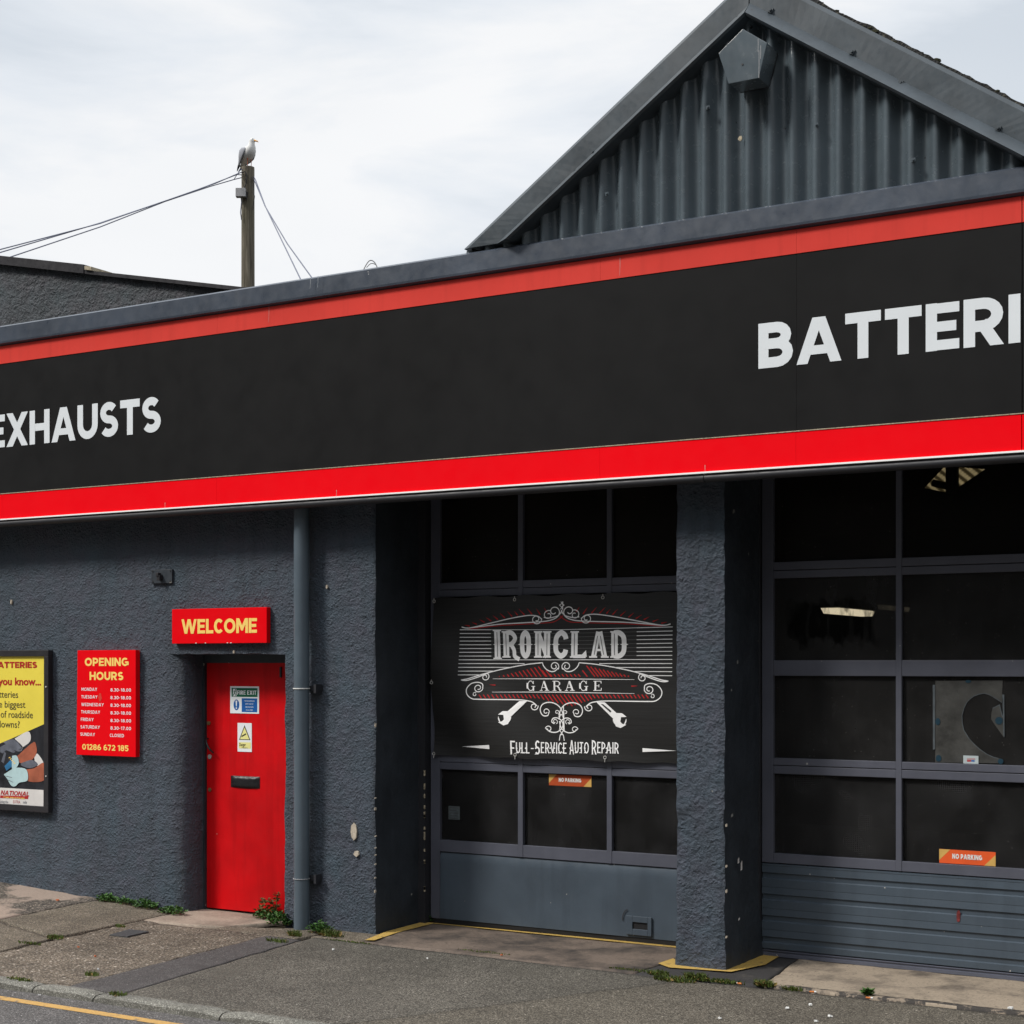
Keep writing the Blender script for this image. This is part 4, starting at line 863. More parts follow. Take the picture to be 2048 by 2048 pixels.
# stickers on the entrance door
q = lambda x, y: V(330 + x / 6.44, 1200 + y / 6.44, DY)
sy2 = DY - .003
(x0, z1), (x1, z0) = q(843, 1110), q(1213, 1465)
t = thing('exit_sign', (x0, DY, z0), 'white bordered green and blue FIRE EXIT sign on the red door', 'sign')
part(B(x0, x1, sy2, DY - .0004, z0, z1), 'backing', 'white', t)
def qrect(a, b_, c, d, k, mat, nm):
    (xa, za), (xb, zb) = q(a, b_), q(c, d); mb = MB(); flat(mb, [(xa, zb), (xb, zb), (xb, za), (xa, za)], sy2 - .0006 * k); return part(mb, nm, mat, t, recalc=False)
qrect(862, 1132, 1195, 1250, 1, 'green', 'green_field'); qrect(992, 1265, 1192, 1446, 1, 'sblue', 'blue_field'); qrect(880, 1143, 925, 1240, 2, 'white', 'pictogram')
mb = MB(); pr = lambda x, y: q(x, y); stroke(mb, [pr(910, 1160), pr(900, 1195), pr(885, 1232)], .007, sy2 - .0018); stroke(mb, [pr(903, 1195), pr(915, 1215), pr(912, 1236)], .006, sy2 - .0019); stroke(mb, [pr(888, 1185), pr(908, 1172), pr(920, 1190)], .005, sy2 - .0020); mb.disc(*pr(914, 1155), sy2 - .002, .005, .0005, 8); part(mb, 'running_figure', 'green', t, recalc=False)
mb = MB(); p = q(935, 1218); text(mb, 'FIRE EXIT', p[0], p[1], .033, sy2 - .0016, .17, q(1182, 1218)[0], .1, .7); part(mb, 'lettering', 'white', t, recalc=False)
cxy = q(924, 1350); mb = MB(); mb.add([(cxy[0] + .029 * math.cos(R(a)), sy2 - .0006, cxy[1] + .0425 * math.sin(R(a))) for a in range(0, 360, 15)], [tuple(range(24))]); part(mb, 'blue_disc', 'sblue', t, recalc=False)
mb = MB(); stroke(mb, [(cxy[0], cxy[1] + .033), (cxy[0], cxy[1] - .012)], .017, sy2 - .0014, w1=.008); mb.disc(cxy[0], cxy[1] - .026, sy2 - .0014, .007, .0004, 10); part(mb, 'exclamation_mark', 'white', t, recalc=False)
mb = MB()
for s, yb in (('THIS ESCAPE DOOR', 1308), ('KEEP CLEAR OF', 1346), ('OBSTRUCTIONS', 1386), ('AT ALL TIMES', 1424)):
    p = q(1092, yb); text(mb, s, p[0], p[1], .0085, sy2 - .0014, .19, None, .12, .9, 'c')
part(mb, 'small_text', 'white', t, recalc=False)
q = lambda x, y: V(330 + x / 6.44, 1200 + y / 6.44, DY)
(x0, z1) = q(938, 1582); x1 = q(1120, 1582)[0]; z0 = V(475, 1503, DY)[1]
t = thing('warning_sign', (x0, DY, z0), 'narrow white Danger sign with yellow triangle on the red door', 'sign')
part(B(x0, x1, sy2, DY - .0004, z0, z1), 'backing', 'white', t)
mb = MB(); flat(mb, [q(957, 1800), q(1104, 1803), q(1028, 1612)], sy2 - .0006); part(mb, 'triangle_border', 'black', t, recalc=False)
mb = MB(); flat(mb, [q(970, 1792), q(1090, 1794), q(1028, 1640)], sy2 - .0012); part(mb, 'triangle', 'pale_yellow', t, recalc=False)
mb = MB(); stroke(mb, [q(990, 1758), q(1048, 1724)], .010, sy2 - .0018); part(mb, 'symbol', 'black', t, recalc=False)
(a0, b0), (a1, b1) = q(955, 1830), q(1108, 1915); mb = MB(); flat(mb, [(a0, b1), (a1, b1), (a1, b0), (a0, b0)], sy2 - .0006); part(mb, 'yellow_field', 'pale_yellow', t, recalc=False)
p = q(960, 1880); ftext('Danger', p[0], p[1], .036, sy2 - .0012, 'poster_text', t, off=.0006, sx=.62)
mb = MB(); p = q(1030, 1908); text(mb, 'COMPRESSED GAS', p[0], p[1], .0058, sy2 - .0012, .18, None, .12, .8, 'c'); part(mb, 'small_text', 'poster_text', t, recalc=False)

# alarm box under the apex
by = -.42
t = thing('alarm_box', (AX, by, 5.5), 'grey five sided alarm box fixed under the peak of the corrugated gable', 'alarm box')
pts = [V(1400 + x / 2.981, y / 2.981, by) for x, y in ((255, 172), (110, 318), (170, 500), (350, 465), (400, 255))]
part(MB().plate(pts, by, .17), 'cover', 'metal', t, bevel=.003)
c0 = (sum(p[0] for p in pts) / 5, sum(p[1] for p in pts) / 5)
part(MB().plate([(c0[0] + (p[0] - c0[0]) * .985, c0[1] + (p[1] - c0[1]) * .985) for p in pts], by + .171, .02), 'back_plate', 'gutter', t)
X_, Z_ = V(1485, 129, by); part(MB().disc(X_, Z_, by - .004, .006, .006, 10), 'lock_screw', 'black', t)
mb = MB()
for xs_, y0_, y1_ in ((347, 232, 310), (352, 300, 465), (362, 270, 350)):
    a, b_ = V(1400 + xs_ / 2.981, y0_ / 2.981, by), V(1400 + (xs_ - 1) / 2.981, y1_ / 2.981, by); stroke(mb, [a, ((a[0] + b_[0]) / 2 + .001, (a[1] + b_[1]) / 2), b_], .003, by - .0008)
part(mb, 'dropping_streak', 'boxgrey', t, recalc=False)

# ------------------------------------------------------------------ banner
BY = .585
def wrin(x, z):
    u = (x + 6.606) / 2.15; v = (z - 1.28) / 1.18
    return .016 * math.sin(7.5 * (u * 1.5 + v * 1.1)) * (1 - u) ** 2 + .006 * math.sin(9 * u + 7 * v + 2 * math.sin(4 * v)) - .012 * math.sin(math.pi * min(1, max(0, v))) + .010 * max(0, 1 - v) ** 2 * math.sin(16 * u + 6 * v) + .009 * noise.noise(Vector((x * 1.7, z * 2.2, 3)))
bn = thing('banner', (-5.6, BY, 1.28), 'black vinyl banner printed IRONCLAD GARAGE with scrollwork and wrenches, hung on the first vehicle door', 'banner')
bx0, bx1, bz0, bz1 = -6.606, -4.42, 1.276, 2.461
mb = MB(); nx, nz = 90, 50; vs = []
for j in range(nz + 1):
    for i in range(nx + 1):
        x = bx0 + (bx1 - bx0) * i / nx; z = bz0 + (bz1 - bz0) * j / nz
        z += (.006 * math.sin(i * .42) * (j == nz) + .004 * math.sin(i * .5) * (j == 0)); vs.append((x, BY + wrin(x, z), z))
mb.add(vs, [(j * (nx + 1) + i, j * (nx + 1) + i + 1, (j + 1) * (nx + 1) + i + 1, (j + 1) * (nx + 1) + i) for j in range(nz) for i in range(nx)])
sheet_o = part(mb, 'sheet', 'banner', bn, smooth=True, recalc=False)
b = lambda x, y: V(840 + x / 3.578, 1160 + y / 3.578, BY)
XC = (b(282, 500)[0] + b(1810, 500)[0]) / 2
PXM = 1 / 3.578 * (b(1100, 700)[0] - b(1000, 700)[0]) / 100 * 3.578      # metres per crop pixel mid-banner
ART = {'art_white': MB(), 'art_red': MB(), 'silver': MB(), 'banner': MB(), 'art_dim': MB()}
LV = {'art_red': .0018, 'art_dim': .0016, 'art_white': .0024, 'silver': .0034, 'banner': .0029}
def art(kind, pts, w, w1=None, mirror=True, closed=False, lv=0):
    P_ = [b(*p) for p in pts]
    for s in ((0, 1) if mirror else (0,)):
        Q = [(2 * XC - x, z) for x, z in P_] if s else P_
        stroke(ART[kind], Q, w * PXM, BY - LV[kind] - lv, wrin, closed, None if w1 is None else w1 * PXM, .03)
def poly(kind, pts, mirror=True, lv=0):
    P_ = [b(*p) for p in pts]
    for s in ((0, 1) if mirror else (0,)): flat(ART[kind], [(2 * XC - x, z) for x, z in P_] if s else P_, BY - LV[kind] - lv, wrin)
def scroll(cx, cy, r0, r1, a0, a1, n=26): return [(cx + (r0 + (r1 - r0) * i / n) * math.cos(R(a0 + (a1 - a0) * i / n)), cy + (r0 + (r1 - r0) * i / n) * math.sin(R(a0 + (a1 - a0) * i / n))) for i in range(n + 1)]
LW = 6.5
# crown ornament
art('art_white', spl([(295, 336), (350, 343), (500, 310), (640, 278), (740, 259), (800, 253), (850, 260), (876, 283)]), LW)
art('art_white', scroll(838, 281, 38, 10, -10, 480), LW * .9)
art('art_white', spl([(350, 343), (560, 318), (700, 309), (850, 300), (930, 290), (985, 265), (1020, 215)]), LW)
art('art_white', scroll(922, 252, 36, 10, -60, -480), LW * .9); art('art_white', scroll(962, 226, 44, 12, 70, -330), LW); art('art_white', spl([(890, 268), (930, 272), (985, 258), (1015, 232)]), LW)
art('art_white', spl([(1022, 155), (1012, 172), (1000, 180), (1012, 190), (1024, 210)]), LW * .8); art('art_white', [(1024, 154), (1024, 215)], LW * .8, mirror=False)
art('art_red', spl([(345, 350), (560, 328), (740, 317), (900, 307), (960, 300), (1005, 275), (1026, 255)]), 5)
for x, y, dx, dy in ((352, 330, -36, -8), (405, 317, -36, -14), (462, 303, -36, -20), (512, 294, -38, -26), (560, 283, -36, -30), (612, 272, -36, -34), (664, 262, -34, -38), (704, 252, -26, -30), (752, 250, -42, -44), (806, 246, -36, -42), (864, 248, -30, -44), (912, 232, -22, -34)):
    art('art_red', [(x, y), (x + dx, y + dy)], 8, 1)
# ruled lines behind the name
for k in range(14):
    y = 356 + 26.9 * k
    xe = {9: 750, 10: 640, 11: 520, 12: 425, 13: 300}.get(k, 500)
    if k < 13: art('art_white', [(282, y), (xe if k > 8 else 505, y)], 4.5)
    if k < 9: art('art_dim', [(505, y), (1028, y)], 4)
    if k == 8: art('art_white', [(505, y), (1028, y)], 4)
    if k == 0: art('art_white', [(505, y), (1028, y)], 3.5)
# badge
art('art_white', spl([(885, 592), (760, 605), (600, 635), (480, 665), (400, 690), (345, 708), (308, 715), (345, 718), (410, 698), (490, 664)]), LW)
art('art_white', spl([(885, 592), (893, 615), (915, 640), (945, 654), (975, 652), (1000, 630)]), LW); art('art_white', scroll(973, 618, 34, 10, 40, -420), LW * .9)
art('art_white', scroll(468, 694, 28, 8, -60, 380), LW * .9)
art('art_white', spl([(455, 775), (452, 745), (420, 732), (375, 742), (346, 780), (352, 820), (385, 848), (430, 853), (560, 855), (700, 857), (770, 864), (810, 876), (838, 900)]), LW); art('art_white', scroll(425, 772, 32, 10, 0, 470), LW * .9); art('art_white', scroll(405, 818, 16, 5, -60, -420), LW * .7); art('art_white', scroll(818, 904, 30, 8, -10, 430), LW * .9)
for y in (707, 802): art('art_white', [(520, y), (1028, y)], 2, 6)
art('art_red', [(540, 752), (500, 750)], 7, 1)
for k in range(44):
    x = 505 + 29 * k
    yt = lambda xx: (lambda m_: 606 + (700 - 606) * min(1, max(0, (880 - m_) / 385)) if m_ < 880 else (668 if m_ > 915 else 640))(xx if xx < 1038 else 2076 - xx)
    t0 = yt(x); 
    if x < 1560 and 692 - t0 > 8: art('art_red', [(x, t0 + 6), (x + (690 - t0) * .72, 692)], 7, mirror=False)
for k in range(43):
    x = 432 + 29 * k; m_ = x if x < 1038 else 2076 - x; yb = 846 + (max(0, m_ - 830) / 200 * 55 if m_ > 830 else 0)
    if x < 1640: art('art_red', [(x, 820), (x + (yb - 820) * .72, yb)], 7, mirror=False)
# lower flourish
art('art_white', spl([(1034, 985), (1020, 930), (985, 890), (930, 875), (880, 890), (862, 930), (880, 968), (915, 970), (926, 945)]), LW); art('art_white', scroll(905, 942, 24, 8, 10, -330), LW * .8); art('art_white', scroll(985, 946, 18, 5, 60, -330), LW * .7); art('art_white', spl([(1034, 1000), (1020, 965), (992, 958)]), LW * .7)
art('art_white', spl([(1030, 1070), (1022, 1015), (990, 988), (955, 990), (945, 1015), (965, 1028)]), LW); art('art_white', scroll(968, 1012, 20, 6, 60, -300), LW * .7)
art('art_white', spl([(1032, 1010), (1018, 1060), (980, 1088), (935, 1086), (902, 1062)]), LW); art('art_white', scroll(922, 1066, 24, 7, 190, 560), LW * .8)
art('art_white', [(1034, 900), (1034, 1080)], LW, mirror=False); art('art_white', spl([(1034, 1072), (1010, 1105), (1026, 1108), (1034, 1150)]), LW * .8)
# wrenches
poly('art_white', [(712, 866), (768, 866), (660, 975), (622, 950)]); poly('banner', [(722, 880), (738, 878), (676, 935), (668, 925)], lv=.001)
poly('art_white', scroll(615, 985, 44, 44, -30, 195)[::1] + [(590, 1020), (612, 1000), (606, 965), (570, 962), (600, 938), (632, 938), (650, 955)])
poly('art_white', [(572, 1016), (600, 1010), (640, 960), (660, 985), (640, 1030), (610, 1040)])
# wedges beside the strapline
poly('art_white', [(290, 1192), (502, 1180), (502, 1210)], False); poly('art_white', [(1590, 1203), (1590, 1231), (1835, 1222)], False)
# name in slab letters with spurs
def fancy(ch, x0, x1, y0, y1):
    """letter in crop pixels: stems with slab feet and mid spurs, dark inline"""
    W, H = x1 - x0, y1 - y0; s = 45; h = s / 2; st = 'silver'; m_ = (y0 + y1) / 2
    cnt = [0]
    def ln(pts, w=s): cnt[0] += 1; art(st, pts, w, mirror=False, lv=.00012 * cnt[0])
    def stem(x, a=y0, c=y1, sp=True):
        ln([(x, a), (x, c)])
        for yy in (a + 5, c - 5): ln([(x - h - 8, yy), (x + h + 8, yy)], 9)
        if sp: poly(st, [(x - h - 10, m_), (x, m_ - 12), (x + h + 10, m_), (x, m_ + 12)], False, .00012 * cnt[0] + .00006)
        cnt[0] += 1; art('banner', [(x, a + 18), (x, c - 18)], 4, mirror=False, lv=.0022)
    if ch == 'I': stem((x0 + x1) / 2)
    elif ch == 'R':
        stem(x0 + h + 6); ln(spl([(x0 + h + 6, y0 + 14), (x1 - 55, y0 + 12), (x1 - 28, y0 + 50), (x1 - 55, m_ - 4), (x0 + h + 10, m_)]), 30); ln(spl([(x1 - 60, m_), (x1 - 38, m_ + 40), (x1 - 32, y1 - 10), (x1 + 2, y1 + 12)]), 28)
    elif ch == 'O':
        ln(spl([(x0 + h, m_), (x0 + h + 4, y0 + 40), (x0 + W / 2, y0 + 12), (x1 - h - 4, y0 + 40), (x1 - h, m_), (x1 - h - 4, y1 - 40), (x0 + W / 2, y1 - 12), (x0 + h + 4, y1 - 40), (x0 + h, m_)]), 34)
        for x in (x0 + h, x1 - h): poly(st, [(x - h - 8, m_), (x, m_ - 12), (x + h + 8, m_), (x, m_ + 12)], False, .001)
    elif ch == 'N': stem(x0 + h + 4); stem(x1 - h - 4); ln([(x0 + h, y0 + 6), (x1 - h, y1 - 4)], 34)
    elif ch == 'C':
        ln(spl([(x1 - h, y0 + 58), (x1 - h - 8, y0 + 30), (x0 + W / 2, y0 + 12), (x0 + h + 6, y0 + 42), (x0 + h, m_), (x0 + h + 6, y1 - 42), (x0 + W / 2, y1 - 12), (x1 - h - 8, y1 - 30), (x1 - h, y1 - 58)]), 34); poly(st, [(x0 - 8, m_), (x0 + h, m_ - 12), (x0 + s + 8, m_), (x0 + h, m_ + 12)], False, .001)
    elif ch == 'L': stem(x0 + h + 6); ln([(x0 + h, y1 - 10), (x1 - 4, y1 - 10)], 22); poly(st, [(x1 - 34, y1 - 20), (x1 - 2, y1 - 54), (x1 + 4, y1 - 4)], False, .001)
    elif ch == 'A':
        ln([(x0 + 34, y1 - 4), (x0 + W / 2 - 4, y0 + 4)], 34); ln([(x1 - 34, y1 - 4), (x0 + W / 2 + 4, y0 + 4)], 36); ln([(x0 + 44, m_ + 40), (x1 - 44, m_ + 40)], 14)
        for xx in (x0 + 32, x1 - 32): ln([(xx - 28, y1 - 5), (xx + 28, y1 - 5)], 10)
        art('banner', [(x1 - 40, y1 - 22), (x0 + W / 2 + 10, y0 + 34)], 4, mirror=False, lv=.0022); art('banner', [(x0 + 40, y1 - 22), (x0 + W / 2 - 10, y0 + 34)], 4, mirror=False, lv=.0022)
    elif ch == 'D':
        stem(x0 + h + 4); ln(spl([(x0 + h, y0 + 14), (x0 + W * .5, y0 + 12), (x1 - h - 6, y0 + 40), (x1 - h, m_), (x1 - h - 6, y1 - 40), (x0 + W * .5, y1 - 12), (x0 + h, y1 - 14)]), 32); poly(st, [(x1 - s - 6, m_), (x1 - h, m_ - 12), (x1 + 8, m_), (x1 - h, m_ + 12)], False, .001)
for ch, a, c in (('I', 525, 578), ('R', 588, 712), ('O', 712, 806), ('N', 826, 944), ('C', 958, 1076), ('L', 1086, 1200), ('A', 1216, 1362), ('D', 1372, 1490)):
    sl = -8 * (a - 525) / 965
    fancy(ch, a, c, (356 if ch in 'I' else 366) + 0 * sl, (566 if ch == 'I' else 556))
# GARAGE in a fine serif
def gar(ch, x, y0=722, y1=792, W=66):
    m_ = (y0 + y1) / 2
    def ln(p, w): art('art_white', p, w, mirror=False, lv=.0004)
    if ch == 'G': ln(spl([(x + W - 14, y0 + 20), (x + W * .62, y0 + 3), (x + W * .35, y0 + 4), (x + 10, m_), (x + W * .35, y1 - 4), (x + W * .62, y1 - 3), (x + W - 16, y1 - 12)]), 5); ln([(x + 10, m_ - 20), (x + 8, m_), (x + 10, m_ + 20)], 13); ln([(x + W - 13, m_ + 4), (x + W - 13, y1)], 11); ln([(x + W - 28, m_ + 4), (x + W, m_ + 4)], 4); ln([(x + W - 12, y0), (x + W - 12, y0 + 22)], 4)
    elif ch == 'A': ln([(x + 8, y1 - 2), (x + W * .46, y0)], 4.5); ln([(x + W - 12, y1 - 2), (x + W * .46, y0 + 2)], 13); ln([(x + 16, m_ + 12), (x + W - 20, m_ + 12)], 4); ln([(x - 2, y1 - 2), (x + 20, y1 - 2)], 4); ln([(x + W - 30, y1 - 2), (x + W + 2, y1 - 2)], 4)
    elif ch == 'R': ln([(x + 14, y0), (x + 14, y1)], 12); ln(spl([(x + 14, y0 + 2), (x + 42, y0 + 4), (x + 52, y0 + 20), (x + 40, m_), (x + 14, m_ + 1)]), 5); ln([(x + 52, y0 + 10), (x + 52, y0 + 26)], 9); ln(spl([(x + 34, m_), (x + 48, m_ + 16), (x + 52, y1 - 6), (x + 64, y1 - 2)]), 9); ln([(x, y1 - 2), (x + 28, y1 - 2)], 4); ln([(x, y0 + 2), (x + 28, y0 + 2)], 4)
    elif ch == 'E': ln([(x + 14, y0), (x + 14, y1)], 12); ln([(x, y0 + 2), (x + W - 14, y0 + 2)], 4); ln([(x, y1 - 2), (x + W - 12, y1 - 2)], 4); ln([(x + 14, m_), (x + W - 28, m_)], 4); ln([(x + W - 14, y0), (x + W - 12, y0 + 18)], 5); ln([(x + W - 12, y1), (x + W - 10, y1 - 20)], 5); ln([(x + W - 28, m_ - 10), (x + W - 28, m_ + 10)], 5)
for ch, x in zip('GARAGE', (762, 864, 958, 1050, 1148, 1250)): gar(ch, x)
# strapline
wt = ART['art_white']
def cond(s, xa, xb, yb, cap): p = b(xa, yb); text(wt, s, p[0], p[1], cap * PXM, BY - .0026, .115, b(xb, yb)[0], .11, .55, yf=wrin)
xx = 655
for wd, xa, xb in (('F', 656, 690), ('ULL', 696, 790), ('-', 796, 822), ('S', 828, 862), ('ERVICE', 868, 1050), ('A', 1072, 1104), ('UTO', 1110, 1212), ('R', 1234, 1266), ('EPAIR', 1272, 1424)):
    big = wd in 'FSAR'
    cond(wd, xa, xb, 1247 if big else 1238, 88 if big else 70)
    for k in range(0 if wd == '-' else max(1, len(wd))):
        x = xa + (xb - xa) * (k + .16) / max(1, len(wd)); poly('art_white', [(x - 7, 1203), (x, 1196), (x + 7, 1203), (x, 1210)], False, .0003); poly('art_white', [(x - 9, (1247 if big else 1238)), (x + 6, (1247 if big else 1238)), (x, (1247 if big else 1238) - 8)], False, .0004)
for kind, nm in (('art_red', 'red_linework'), ('art_dim', 'ruled_lines'), ('art_white', 'white_linework'), ('silver', 'name_lettering'), ('banner', 'dark_linework')): part(ART[kind], nm, kind, sheet_o, recalc=False)  # dark linework: printed inlines of the letters and wrench slots
for x, y in ((97, 152), (681, 140), (1312, 125), (100, 734), (97, 1243), (689, 1250), (1329, 1270)):
    X_, Z_ = b(x, y); yy = BY + wrin(X_, Z_) - .004; mb = MB()
    mb.tube([(X_ + .0105 * math.cos(R(a)), yy, Z_ + .0105 * math.sin(R(a))) for a in range(0, 361, 30)], .0035, 6); mb.tube([(X_, yy, Z_ + .010), (X_ + .002, yy - .004, Z_ + .024)] if y < 1000 else [(X_, yy, Z_ - .010), (X_ + .001, yy - .004, Z_ - .032)], .003, 6); part(mb, 'eyelet', 'steel', bn)

# ------------------------------------------------------------------ things on the panes
def no_parking(x0, x1, z0, z1, label, y, mat='orange'):
    t = thing('no_parking_sign', (x0, y, z0), label, 'sign', 'orange no parking stickers')
    part(B(x0, x1, y - .0025, y, z0, z1), 'sticker', mat, t)
    h = z1 - z0; mb = MB()
    flat(mb, [(x0, z1), (x0, z1 - h * .8), (x0 + h * .8, z1)], y - .0032); part(mb, 'corner', 'tan', t, recalc=False); mb = MB(); flat(mb, [(x1, z0), (x1, z0 + h * .8), (x1 - h * .8, z0)], y - .0032); part(mb, 'corner', 'tan', t, recalc=False)
    mb = MB(); w_ = x1 - x0; text(mb, 'NO PARKING', x0 + w_ * .235, z0 + h * .36, h * .36, y - .0036, .26, x0 + w_ * .765, .1); part(mb, 'lettering', 'paper', t, recalc=False)
a = V(840 + 924 / 3.578, 1500 + 175 / 3.578, DP); c = V(840 + 1228 / 3.578, 1500 + 236 / 3.578, DP)
no_parking(a[0], c[0], a[1] - .078, a[1] + .002, 'orange NO PARKING sticker below the banner, at the top of the wired pane', DP, paint('dim_orange_sticker', (.42, .07, .02), .6, .2, 8, .2))  # darker copy of the orange; dimming behind wired glass is in the colour
a = V(1500 + 1143 / 3.018, 1320 + 1183 / 3.018, DP); c = V(1500 + 1483 / 3.018, 1320 + 1265 / 3.018, DP)
no_parking(a[0], c[0], .700, .700 + .088, 'orange NO PARKING sticker just above the ribbed panel of the right door', DP)
# notice in the first pane
p = V(840 + 205 / 3.578, 1500 + 400 / 3.578, DP); p2 = V(840 + 285 / 3.578, 1500 + 500 / 3.578, DP)
t = thing('window_notice', (p[0], DP, p2[1]), 'small faded printed notice inside the lower left pane of the first vehicle door', 'notice')
part(B(p[0], p2[0], DP - .002, DP - .0002, p2[1], p[1]), 'sheet', paint('faded_notice', (.085, .10, .105), .6, .35, 30, .2), t)
mb = MB()
for k in range(5): z = p[1] - .012 - k * .02; stroke(mb, [(p[0] + .01, z), (p2[0] - .012 - .015 * (k % 2), z)], .004, DP - .0026)
part(mb, 'printed_lines', 'gutter', t, recalc=False)
# torn film taped on the pane
f_ = lambda x, y: V(1840 + x / 8.784, 1340 + y / 8.784, DP)
t = thing('torn_film', (f_(270, 1630)[0], DP, f_(270, 1630)[1]), 'torn cloudy plastic film taped over a middle pane of the right door', 'plastic film')
outer = [(270, 190), (1455, 180), (1440, 570), (1300, 480), (1210, 430), (1130, 410), (1040, 425), (950, 460), (880, 510), (830, 560), (780, 660), (740, 800), (745, 930), (770, 1050), (860, 1200), (950, 1300), (1050, 1390), (1180, 1480), (1290, 1530), (1380, 1552), (1440, 1560), (1440, 1640), (270, 1625)]
part(MB().plate([f_(*p) for p in outer], DP - .003, .002), 'film_sheet', 'film', t); part(MB().plate([f_(*p) for p in [(1280, 670), (1400, 610), (1455, 830), (1475, 1180), (1330, 980), (1255, 870), (1255, 770)]], DP - .004, .002), 'film_scrap', 'film', t)
for pts in ([(228, 260), (268, 260), (268, 1390), (232, 1400)], [(1450, 430), (1485, 430), (1488, 1180), (1470, 1160)]): part(MB().plate([f_(*p) for p in pts], DP - .006, .002), 'edge_strip', 'film_edge', t)
for x, y, rx, ry in ((315, 905, 45, 62), (1390, 890, 68, 68), (330, 1550, 50, 60), (1420, 1605, 50, 50), (850, 200, 50, 28)):
    part(MB().plate([f_(x + rx * math.cos(R(a)), y + ry * math.sin(R(a))) for a in range(0, 360, 36)], DP - .0062, .0015), 'tape_patch', 'film_tape', t)
mb = MB(); stroke(mb, [f_(*p) for p in outer[2:20]], .004, DP - .0040); stroke(mb, [f_(1280, 672), f_(1400, 612), f_(1455, 830)], .005, DP - .0052); part(mb, 'torn_edge', 'film_edge', t, recalc=False)
(x0, z1), (x1, z0) = f_(766, 1500), f_(1032, 1648)
t = thing('pane_label', (x0, DP, z0), 'little white card with red and blue bar at foot of the torn film', 'label')
part(B(x0, x1, DP - .0078, DP - .0066, z0, z1), 'card', paint('pale_card', (.44, .50, .52), .6, .05, 9, .2), t)
mb = MB(); flat(mb, [f_(832, 1608), f_(905, 1608), f_(905, 1580), f_(832, 1580)], DP - .0084); flat(mb, [f_(830, 1568), f_(975, 1568), f_(975, 1556), f_(830, 1556)], DP - .0084); part(mb, 'red_print', 'poster_red', t, recalc=False)
mb = MB(); flat(mb, [f_(907, 1608), f_(965, 1608), f_(965, 1582), f_(907, 1582)], DP - .0084); part(mb, 'blue_print', 'sblue', t, recalc=False)

# ------------------------------------------------------------------ inside the hall
def hall_lamp(px0, px1, py, T, wdt, label, lit):
    u = ((px0 + px1) / 2 - CX) / F; den = CA + u * SA; x = T * (-SA + u * CA) / den; z = EYE + T * (HZ - py) / F / den; y = T - DIST
    t = thing('strip_light', (x, y, z), label, 'lamp', 'strip lights in the hall'); h = wdt
    part(MB().loft([[(x - h, yy, z + .05), (x + h, yy, z + .05), (x + h * .5, yy, z + .13), (x - h * .5, yy, z + .13)] for yy in (y - .5, y + .5)]), 'housing', 'int_steel', t)
    part(MB().loft([[(x - h * .9, yy, z + .045), (x + h * .9, yy, z + .045), (x + h * .6, yy, z + .0), (x - h * .6, yy, z + .0)] for yy in (y - .48, y + .48)]), 'diffuser', emit('lamp_glow', (1, .86, .62), lit), t)
    part(MB().tube([(x, y + .3, z + .13), (x, y + .3, 4.62)], .008, 6), 'hanger', 'int_steel', t)
hall_lamp(1657, 1738, 1230, 13.0, .085, 'lit strip light glowing behind the wiped patch of the dirty pane', 1.1)
hall_lamp(1778, 1798, 1221, 17.0, .035, 'small distant lit strip light just left of the glazing bar', .7)
rl = MB(); c = [V(1450 + x / 3.23, 920 + y / 3.23, yy) for x, y, yy in ((1290, 180, 5.0), (1450, 214, 5.0), (1680, 60, 4.1), (1420, 40, 4.1))]
n = 40; vs = []
for i in range(n + 1):
    u = i / n
    for v in (0, 1):
        xa = c[0][0] + (c[1][0] - c[0][0]) * u; za = c[0][1] + (c[1][1] - c[0][1]) * u; xb = c[3][0] + (c[2][0] - c[3][0]) * u; zb = c[3][1] + (c[2][1] - c[3][1]) * u
        x, z = (xa, za) if v == 0 else (xb, zb); vs.append((x, 5.0 - .9 * v + .03 * math.sin(u * 2 * math.pi * 9), z))
rl.add(vs, [(2 * i, 2 * i + 2, 2 * i + 3, 2 * i + 1) for i in range(n)])
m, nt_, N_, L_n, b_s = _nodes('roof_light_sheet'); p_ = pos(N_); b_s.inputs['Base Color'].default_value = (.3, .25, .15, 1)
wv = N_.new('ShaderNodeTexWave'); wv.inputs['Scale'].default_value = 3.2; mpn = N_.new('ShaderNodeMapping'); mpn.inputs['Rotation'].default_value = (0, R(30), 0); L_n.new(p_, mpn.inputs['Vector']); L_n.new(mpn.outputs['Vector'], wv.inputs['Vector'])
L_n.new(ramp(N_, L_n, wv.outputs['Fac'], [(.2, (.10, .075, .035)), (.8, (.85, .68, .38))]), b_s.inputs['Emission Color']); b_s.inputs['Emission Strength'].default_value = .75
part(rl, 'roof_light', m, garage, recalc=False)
a = V(1450 + 1470 / 3.23, 920 + 60 / 3.23, 3.9); c = V(1450 + 1470 / 3.23, 920 + 215 / 3.23, 3.9)
mb = MB().box(a[0] - .045, a[0] + .045, 3.85, 3.93, c[1], 4.62); a2 = V(1450 + 1505 / 3.23, 920 + 165 / 3.23, 3.85); mb.tube([(a2[0] - .2, 3.8, a2[1] + .03), (a2[0], 3.8, a2[1] - .03)], .03, 8); mb.box(-6.5, 0, 3.9, 3.98, c[1] - .30, c[1] - .24)
part(mb, 'roof_truss', 'int_steel', garage)

